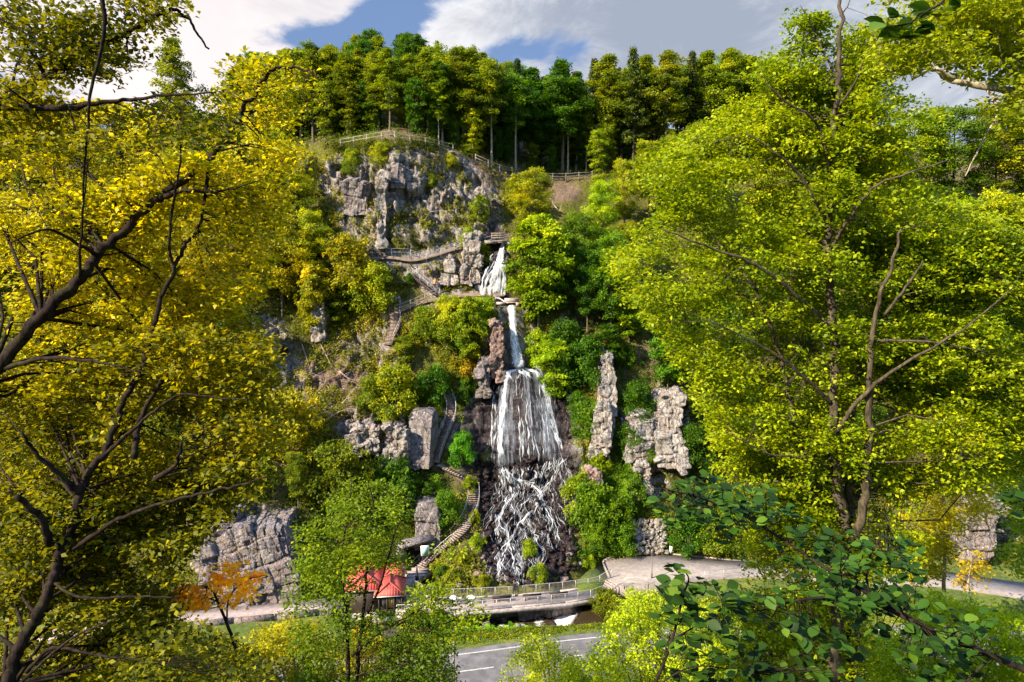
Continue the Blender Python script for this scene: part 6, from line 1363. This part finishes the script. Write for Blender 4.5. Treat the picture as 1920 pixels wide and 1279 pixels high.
# the small multi-stem tree in front of the kiosk
L5 = [([(655,1340,27),(652,1230,27),(648,1140,27.2),(640,1060,27.4),(650,980,27.5),(660,900,27.6)], .10, .02), ([(665,1340,27),(672,1230,27),(682,1140,27),(690,1050,27),(700,960,27.2),(690,905,27.2)], .11, .02), ([(690,1150,27),(715,1090,26.8),(735,1020,26.6),(752,960,26.5)], .06, .015),
      ([(650,1180,27),(620,1130,27),(590,1090,27)], .05, .015), ([(660,1230,27),(720,1180,26.5),(790,1140,26.2),(830,1100,26),(855,1060,26)], .06, .012), ([(660,1270,27),(740,1250,26.3),(820,1230,26)], .05, .012)]
hero('multi_stem_tree', 'tree', 'slender many stemmed tree standing in front of the red roofed kiosk', P(655, 1340, 27), L5,
     [([(600,960),(655,890),(700,890),(750,930),(765,1000),(755,1060),(700,1060),(640,1080),(575,1090),(560,1000)], 25.6, 29, 300, .1), ([(560,1040),(640,1060),(660,1110),(620,1170),(540,1150)], 25.6, 28.5, 80, -.15), ([(560,1170),(620,1160),(700,1150),(760,1140),(860,1160),(850,1290),(560,1290)], 25, 28.5, 260, -.2),
      ([(770,1110),(800,1080),(830,1010),(862,1030),(840,1090),(830,1150),(770,1150)], 25.4, 26.6, 42, .2), ([(640,1080),(690,1075),(700,1110),(650,1115)], 26.5, 28, 10, -.1), ([(840,1130),(900,1110),(905,1160),(850,1200)], 25.4, 26.6, 26, .1)],
     .14, 26, .5, 'bark_dark', 'leaf_green', 105, hue0=.5, thr=.36, color=(1.05, 1.05, .7), secondary=60, nfreq=.45)
# the great beech on the right
B = 25.0
LB = [([(1603,1340,B),(1603,1230,B),(1600,1120,B),(1592,1040,B),(1585,980,B),(1570,900,B),(1562,820,B),(1562,700,B),(1558,560,B),(1553,440,B),(1553,330,B),(1562,240,B),(1571,140,B),(1575,40,B),(1574,-40,B)], .30, .05),
      ([(1565,1340,B-.6),(1568,1200,B-.6),(1575,1100,B-.6),(1582,1040,B-.5),(1560,1020,B),(1535,975,B+.3),(1510,900,B+.6),(1490,800,B+.8),(1470,700,B+.8),(1440,600,B+.8),(1412,540,B+.6),(1385,490,B+.4),(1350,460,B)], .25, .03),
      ([(1596,1050,B),(1612,980,B-.4),(1625,900,B-.6),(1632,800,B-.8),(1630,700,B-1),(1640,600,B-1.1),(1670,500,B-1.2),(1690,430,B-1.2)], .2, .04), ([(1600,1120,B),(1598,1000,B+.5),(1592,880,B+.8),(1600,760,B+1),(1620,640,B+1.2),(1660,540,B+1.4),(1680,470,B+1.5),(1650,400,B+1.6)], .18, .03),
      ([(1556,470,B),(1580,430,B-.5),(1600,400,B-.8),(1640,350,B-1.2),(1690,330,B-1.6),(1780,300,B-2)], .09, .02), ([(1562,820,B),(1620,740,B-1),(1700,680,B-1.6),(1800,620,B-2),(1900,540,B-2.4)], .10, .02), ([(1553,420,B),(1530,380,B-.6),(1500,330,B-1),(1460,290,B-1.4),(1400,250,B-1.6)], .08, .02),
      ([(1555,330,B),(1540,250,B-.6),(1515,215,B-1),(1480,195,B-1.2),(1440,160,B-1.4)], .07, .02), ([(1572,200,B),(1600,160,B-.4),(1620,110,B-.8),(1640,60,B-1)], .05, .012), ([(1573,150,B),(1545,100,B+.3),(1520,40,B+.5),(1500,10,B+.6)], .05, .012), ([(1575,30,B),(1590,10,B),(1600,-20,B)], .03, .01),
      ([(1558,620,B),(1500,560,B-.8),(1420,500,B-1.5),(1320,460,B-2),(1240,430,B-2.3)], .10, .02), ([(1562,760,B),(1500,700,B-.8),(1430,650,B-1.4),(1330,600,B-2)], .09, .02), ([(1660,590,B-1.2),(1690,550,B-1.6),(1715,515,B-1.8),(1730,490,B-2)], .06, .03), ([(1690,555,B-1.6),(1715,548,B-1.7),(1740,545,B-1.8)], .02, .01),
      ([(1560,880,B),(1500,860,B-.8),(1440,850,B-1.2),(1380,820,B-1.6)], .07, .02), ([(1640,640,B-1),(1740,640,B-1.6),(1850,660,B-2)], .06, .015)]
hero('beech_tree', 'tree', 'great beech with a tall straight trunk filling the right half of the picture', P(1603, 1340, B), LB,
     [([(1480,150),(1520,110),(1560,150),(1640,170),(1660,260),(1700,330),(1560,360),(1400,330),(1300,330),(1290,260),(1380,190),(1440,170)], 24.4, 29, 1000, .05),
      ([(1300,240),(1400,300),(1700,330),(1900,420),(1960,560),(1960,880),(1760,920),(1700,760),(1600,740),(1560,840),(1430,870),(1340,790),(1290,700),(1240,620),(1180,560),(1150,480),(1210,420),(1260,380),(1180,330),(1230,290)], 23.9, 31.2, 4600, .04), ([(1600,420),(1960,430),(1960,800),(1700,760),(1600,680)], 24.6, 30, 1100, -.35),  # last region: darker leaf tint paints in the shaded right interior of the crown
      ([(1340,780),(1560,800),(1700,800),(1740,900),(1680,990),(1560,980),(1430,960),(1340,870)], 24.2, 29, 900, .05), ([(1490,30),(1540,30),(1550,90),(1520,130),(1480,70)], 25, 27, 60, -.1), ([(1590,60),(1650,40),(1660,130),(1600,190)], 25, 27, 130, -.05), ([(1600,100),(1690,170),(1760,210),(1740,280),(1640,280),(1560,200)], 24.5, 28, 170, .0), ([(1420,120),(1500,60),(1560,90),(1560,200),(1420,210)], 24.5, 28, 130, .0),
      ([(1340,900),(1540,960),(1720,1000),(1700,1070),(1600,1100),(1640,1290),(1380,1290),(1300,1200),(1390,1110),(1420,1040)], 24.2, 28, 950, .1)],
       .155, 32, .62, 'bark_beech', 'leaf_green', 106, hue0=.62, thr=.465, color=(1.5, 1.5, .6), secondary=240, nfreq=.72, maxtw=4.0, huev=.2, flat=.12)
# upper right: sunny boughs with pale limbs
LT = [([(2050,210,16),(1960,190,16),(1920,180,16),(1840,160,16),(1790,150,16),(1740,120,16),(1700,85,16)], .13, .04), ([(1790,150,16),(1750,130,15.8),(1710,150,15.6)], .05, .02), ([(1920,180,16),(1900,100,15.6),(1850,40,15.3),(1780,20,15)], .05, .015), ([(1980,200,16),(1960,60,15.5),(1900,0,15)], .06, .015), ([(1740,120,16),(1690,70,15.7),(1650,60,15.5),(1620,30,15.5)], .03, .01),
      ([(1850,165,16),(1870,210,15.7),(1840,270,15.5),(1810,330,15.4)], .035, .012)]
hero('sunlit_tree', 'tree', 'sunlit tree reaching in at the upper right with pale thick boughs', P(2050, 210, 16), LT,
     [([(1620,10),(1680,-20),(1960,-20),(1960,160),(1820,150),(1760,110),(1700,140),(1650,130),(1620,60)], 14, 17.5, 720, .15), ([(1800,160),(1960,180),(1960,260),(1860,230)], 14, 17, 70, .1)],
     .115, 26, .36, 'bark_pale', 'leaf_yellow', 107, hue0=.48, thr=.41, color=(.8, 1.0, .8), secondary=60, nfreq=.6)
# right edge boughs
hero('sunlit_tree', 'tree', 'leafy yellow green tree standing at the right edge above the path', P(1980, 1330, 36), [([(1980,1330,36),(1975,1100,36),(1965,900,36),(1950,750,36)], .2, .05), ([(1970,980,36),(1900,900,35.5),(1860,840,35)], .08, .02)],
     [([(1850,640),(1960,560),(1980,1000),(1900,1000),(1860,860),(1830,760)], 33, 38, 330, .1), ([(1880,1010),(1980,1020),(1980,1090),(1900,1080)], 33, 37, 40, .1)], .2, 26, .8, 'bark_pale', 'leaf_green', 108, hue0=.62, thr=.36, color=(1.2, 1.4, .6), secondary=30, nfreq=.3, maxtw=4)
# yellow maple beyond the beech
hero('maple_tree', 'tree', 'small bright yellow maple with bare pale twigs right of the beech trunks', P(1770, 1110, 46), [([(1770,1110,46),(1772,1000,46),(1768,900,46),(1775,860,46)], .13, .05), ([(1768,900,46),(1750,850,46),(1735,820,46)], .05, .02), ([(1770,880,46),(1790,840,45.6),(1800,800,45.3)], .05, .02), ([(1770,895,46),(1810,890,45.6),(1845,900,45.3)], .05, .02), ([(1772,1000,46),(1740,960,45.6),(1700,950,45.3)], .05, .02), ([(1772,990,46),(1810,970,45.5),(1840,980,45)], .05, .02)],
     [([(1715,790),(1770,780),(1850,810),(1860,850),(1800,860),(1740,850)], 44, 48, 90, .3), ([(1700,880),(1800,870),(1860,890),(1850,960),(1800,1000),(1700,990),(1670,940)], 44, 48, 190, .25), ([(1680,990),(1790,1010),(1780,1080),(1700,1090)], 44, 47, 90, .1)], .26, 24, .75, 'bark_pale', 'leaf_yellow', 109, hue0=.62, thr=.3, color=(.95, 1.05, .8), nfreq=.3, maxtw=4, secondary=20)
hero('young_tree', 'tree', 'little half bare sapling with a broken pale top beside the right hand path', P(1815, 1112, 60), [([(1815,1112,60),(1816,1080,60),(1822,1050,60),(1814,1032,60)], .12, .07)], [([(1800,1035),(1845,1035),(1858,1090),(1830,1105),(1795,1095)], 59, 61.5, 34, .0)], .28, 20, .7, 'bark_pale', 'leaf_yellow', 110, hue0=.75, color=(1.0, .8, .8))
# the yellow shrubs at the bottom
def crownshrub(label, px, top, d, h, spires, n, seed, color, lm='leaf_yellow', hue0=.72, wide=150, name='tall_shrub', leaf=.15, sr=.42):
    base = P(px, 1279, d)-np.array([0, 0, h*.5]); limbs = [([(px, 1400, d), (px+(sx-px)*.5, (1279+sy)/2, d), (sx, sy, d-.3)], .07, .015) for sx, sy in spires]
    poly = [(px-wide, 1330)]+[(sx, sy) for sx, sy in sorted(spires)]+[(px+wide, 1330)]
    poly2 = [poly[0]]
    for a, b in zip(poly[1:-1], poly[2:]): poly2 += [a, ((a[0]+b[0])/2, (a[1]+b[1])/2+22)]
    poly2 += [poly[-1]]
    hero(name, 'bush', label, P(px, 1400, d), limbs, [(poly2, d-2.2, d+2.2, n, .0)], leaf, 30, sr, 'bark_grey', lm, seed, hue0=hue0, thr=.34, color=color, nfreq=.5, flat=.4, tilt=.6, secondary=30, maxtw=3)
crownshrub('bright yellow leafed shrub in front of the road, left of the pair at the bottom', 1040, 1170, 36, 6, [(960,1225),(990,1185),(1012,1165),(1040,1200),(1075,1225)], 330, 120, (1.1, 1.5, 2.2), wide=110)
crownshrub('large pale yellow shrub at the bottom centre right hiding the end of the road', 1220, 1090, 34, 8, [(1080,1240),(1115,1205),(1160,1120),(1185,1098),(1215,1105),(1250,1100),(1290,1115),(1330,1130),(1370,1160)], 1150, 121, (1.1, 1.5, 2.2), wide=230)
crownshrub('yellow green shrub below the beech trunks at the bottom right', 1480, 1120, 33, 8, [(1350,1200),(1400,1150),(1450,1110),(1520,1100),(1580,1150),(1640,1180)], 1300, 122, (1.15, 1.6, 1.0), wide=240)
crownshrub('sunny green shrub in the bottom right corner', 1800, 1120, 34, 8, [(1640,1200),(1700,1130),(1760,1110),(1820,1120),(1880,1130),(1950,1140)], 1400, 123, (1.0, 1.5, .9), wide=260)
crownshrub('golden shrub at the bottom left of the many stemmed tree', 560, 1160, 31, 8, [(430,1200),(480,1165),(540,1150),(600,1165),(640,1200)], 560, 124, (1.0, 1.0, .8), wide=190, hue0=.6)
crownshrub('dark olive shrub in the bottom left corner', 300, 1180, 26, 8, [(60,1250),(150,1200),(240,1170),(330,1165),(420,1190),(470,1230)], 1300, 125, (.75, .8, .7), wide=300, hue0=.4)
crownshrub('yellow shoots glowing between the stems in front of the kiosk', 685, 1130, 33, 5, [(668,1180),(685,1150),(700,1135),(712,1185)], 90, 126, (1.2, 1.1, .8), wide=40, hue0=.85)
crownshrub('green shrub at the foot of the wooden pole', 780, 1190, 30, 5, [(700,1230),(760,1185),(810,1200),(840,1245)], 300, 127, (.6, .8, .7), wide=110, hue0=.45)
# close branches with big leaves
def near_branch(label, root, limbs, n, leaf, seed, regions, color=(1, 1, 1)):
    rng = np.random.RandomState(seed); r = empty('leafy_branch', root); tag(r, label, 'branch'); mb = MB(); nodes = []
    for pl, r0, r1 in limbs:
        a = np.array(pl, float); p = catmull(P(a[:, 0], a[:, 1], a[:, 2]), 6); mb.tube(p-np.array(root), np.linspace(r0, r1, len(p)), 7); nodes.append(p[2:])
    nodes = np.concatenate(nodes); C = []; A = []
    for poly, d0, d1, k in regions:
        poly = np.array(poly, float); lo, hi = poly.min(0), poly.max(0); got = 0
        while got < k:
            px = rng.uniform(lo[0], hi[0], 4*k); py = rng.uniform(lo[1], hi[1], 4*k); d = rng.uniform(d0, d1, 4*k); s = in_poly(px, py, poly); p = P(px, py, d)[s][:k-got]; got += len(p)
            i = ((p[:, None]-nodes[None])**2).sum(-1).argmin(1); C.append(p); A.append(nodes[i])
    C = np.concatenate(C); A = np.concatenate(A)
    V, Q = segs(A-np.array(root), C-np.array(root), np.full(len(C), .004), np.full(len(C), .002), .02, rng, 4); wood_obj('trunk', mb, (V, Q), M['bark_dark'], r)
    LC = []; LD = []
    for s in range(4):
        f = rng.uniform(.55, 1.12, len(C))[:, None]; q = A*(1-f)+C*f; dr = unit(C-A); sd_ = unit(np.cross(dr, [0, 0, 1]))*rng.choice([-1, 1], len(C))[:, None]
        D = unit(dr*.6+sd_+np.array([0, 0, -.25])+rng.normal(size=dr.shape)*.25); LC.append(q+D*leaf*.55); LD.append(D)
    LC = np.concatenate(LC); LD = np.concatenate(LD); k = len(LC); N = unit(np.stack([rng.normal(size=k)*.35, rng.normal(size=k)*.35-.15, np.ones(k)], -1))
    o = crown_obj('foliage', [leaf_fine(LC-np.array(root), leaf*rng.uniform(.65, 1.15, k), N, LD, np.clip(rng.beta(1.6, 2.2, k), 0, 1), wide=.72)], M['leaf_near'], r); o.color = (*color, 1)
near_branch('close branch with large dark green leaves crossing the lower right', P(2000, 1290, 4.2), [([(2000,1290,4.2),(1860,1230,4.2),(1740,1180,4.2),(1680,1150,4.3),(1600,1120,4.4),(1500,1125,4.5),(1450,1140,4.6)], .022, .005), ([(1740,1180,4.2),(1640,1120,4.4),(1540,1060,4.6),(1450,1000,4.8),(1380,960,5),(1300,930,5.2),(1240,915,5.4)], .015, .004), ([(1630,1115,4.4),(1625,1060,4.5),(1650,1010,4.6),(1665,985,4.7)], .008, .003), ([(1860,1230,4.2),(1820,1270,4.1),(1780,1320,4)], .01, .004)],
     0, .088, 200, [([(1230,900),(1330,880),(1420,940),(1380,1010),(1280,1000),(1220,960)], 4.9, 5.7, 60), ([(1330,900),(1420,890),(1500,960),(1580,1040),(1560,1080),(1420,1020),(1340,970)], 4.5, 5.3, 50), ([(1480,1090),(1600,1000),(1690,980),(1740,1060),(1700,1150),(1560,1140)], 4.1, 4.9, 62), ([(1350,1130),(1500,1100),(1600,1110),(1640,1170),(1560,1190),(1420,1190)], 4.1, 4.8, 28), ([(1600,1110),(1740,1120),(1960,1180),(1960,1250),(1760,1230),(1640,1180)], 3.9, 4.5, 40), ([(1700,1200),(1800,1220),(1850,1290),(1680,1290)], 3.8, 4.3, 20)])
near_branch('close spray of round dark leaves near the lower middle right', P(1160, 1420, 4.0), [([(1160,1420,4.0),(1220,1300,4.1),(1260,1200,4.2),(1280,1120,4.3),(1290,1080,4.4),(1250,1055,4.5)], .014, .003), ([(1260,1200,4.2),(1330,1160,4.2),(1400,1130,4.2)], .006, .003), ([(1225,1290,4.1),(1300,1250,4.1),(1400,1260,4.1)], .006, .003)],
     0, .10, 201, [([(1240,1090),(1320,1080),(1400,1110),(1380,1180),(1290,1200),(1240,1150)], 4.0, 4.5, 40), ([(1210,1210),(1320,1190),(1480,1200),(1480,1290),(1240,1290)], 3.9, 4.4, 26), ([(1240,1050),(1275,1050),(1280,1075),(1250,1075)], 4.3, 4.5, 2), ([(1490,1200),(1600,1190),(1640,1290),(1500,1290)], 3.9, 4.4, 14)])
near_branch('dark sprig of leaves hanging against the sky at the top right', P(1800, -60, 4.5), [([(1800,-60,4.5),(1770,0,4.5),(1740,20,4.5),(1700,45,4.5),(1650,50,4.5),(1625,50,4.5)], .010, .003)], 0, .13, 202, [([(1625,45),(1700,30),(1780,-10),(1790,10),(1740,50),(1660,66)], 4.4, 4.6, 9)])
near_branch('twig with round green leaves at the right edge halfway down', P(1990, 900, 4.5), [([(1990,900,4.5),(1940,930,4.5),(1895,945,4.5)], .008, .003)], 0, .11, 203, [([(1880,925),(1950,900),(1950,990),(1890,965)], 4.4, 4.6, 7)])
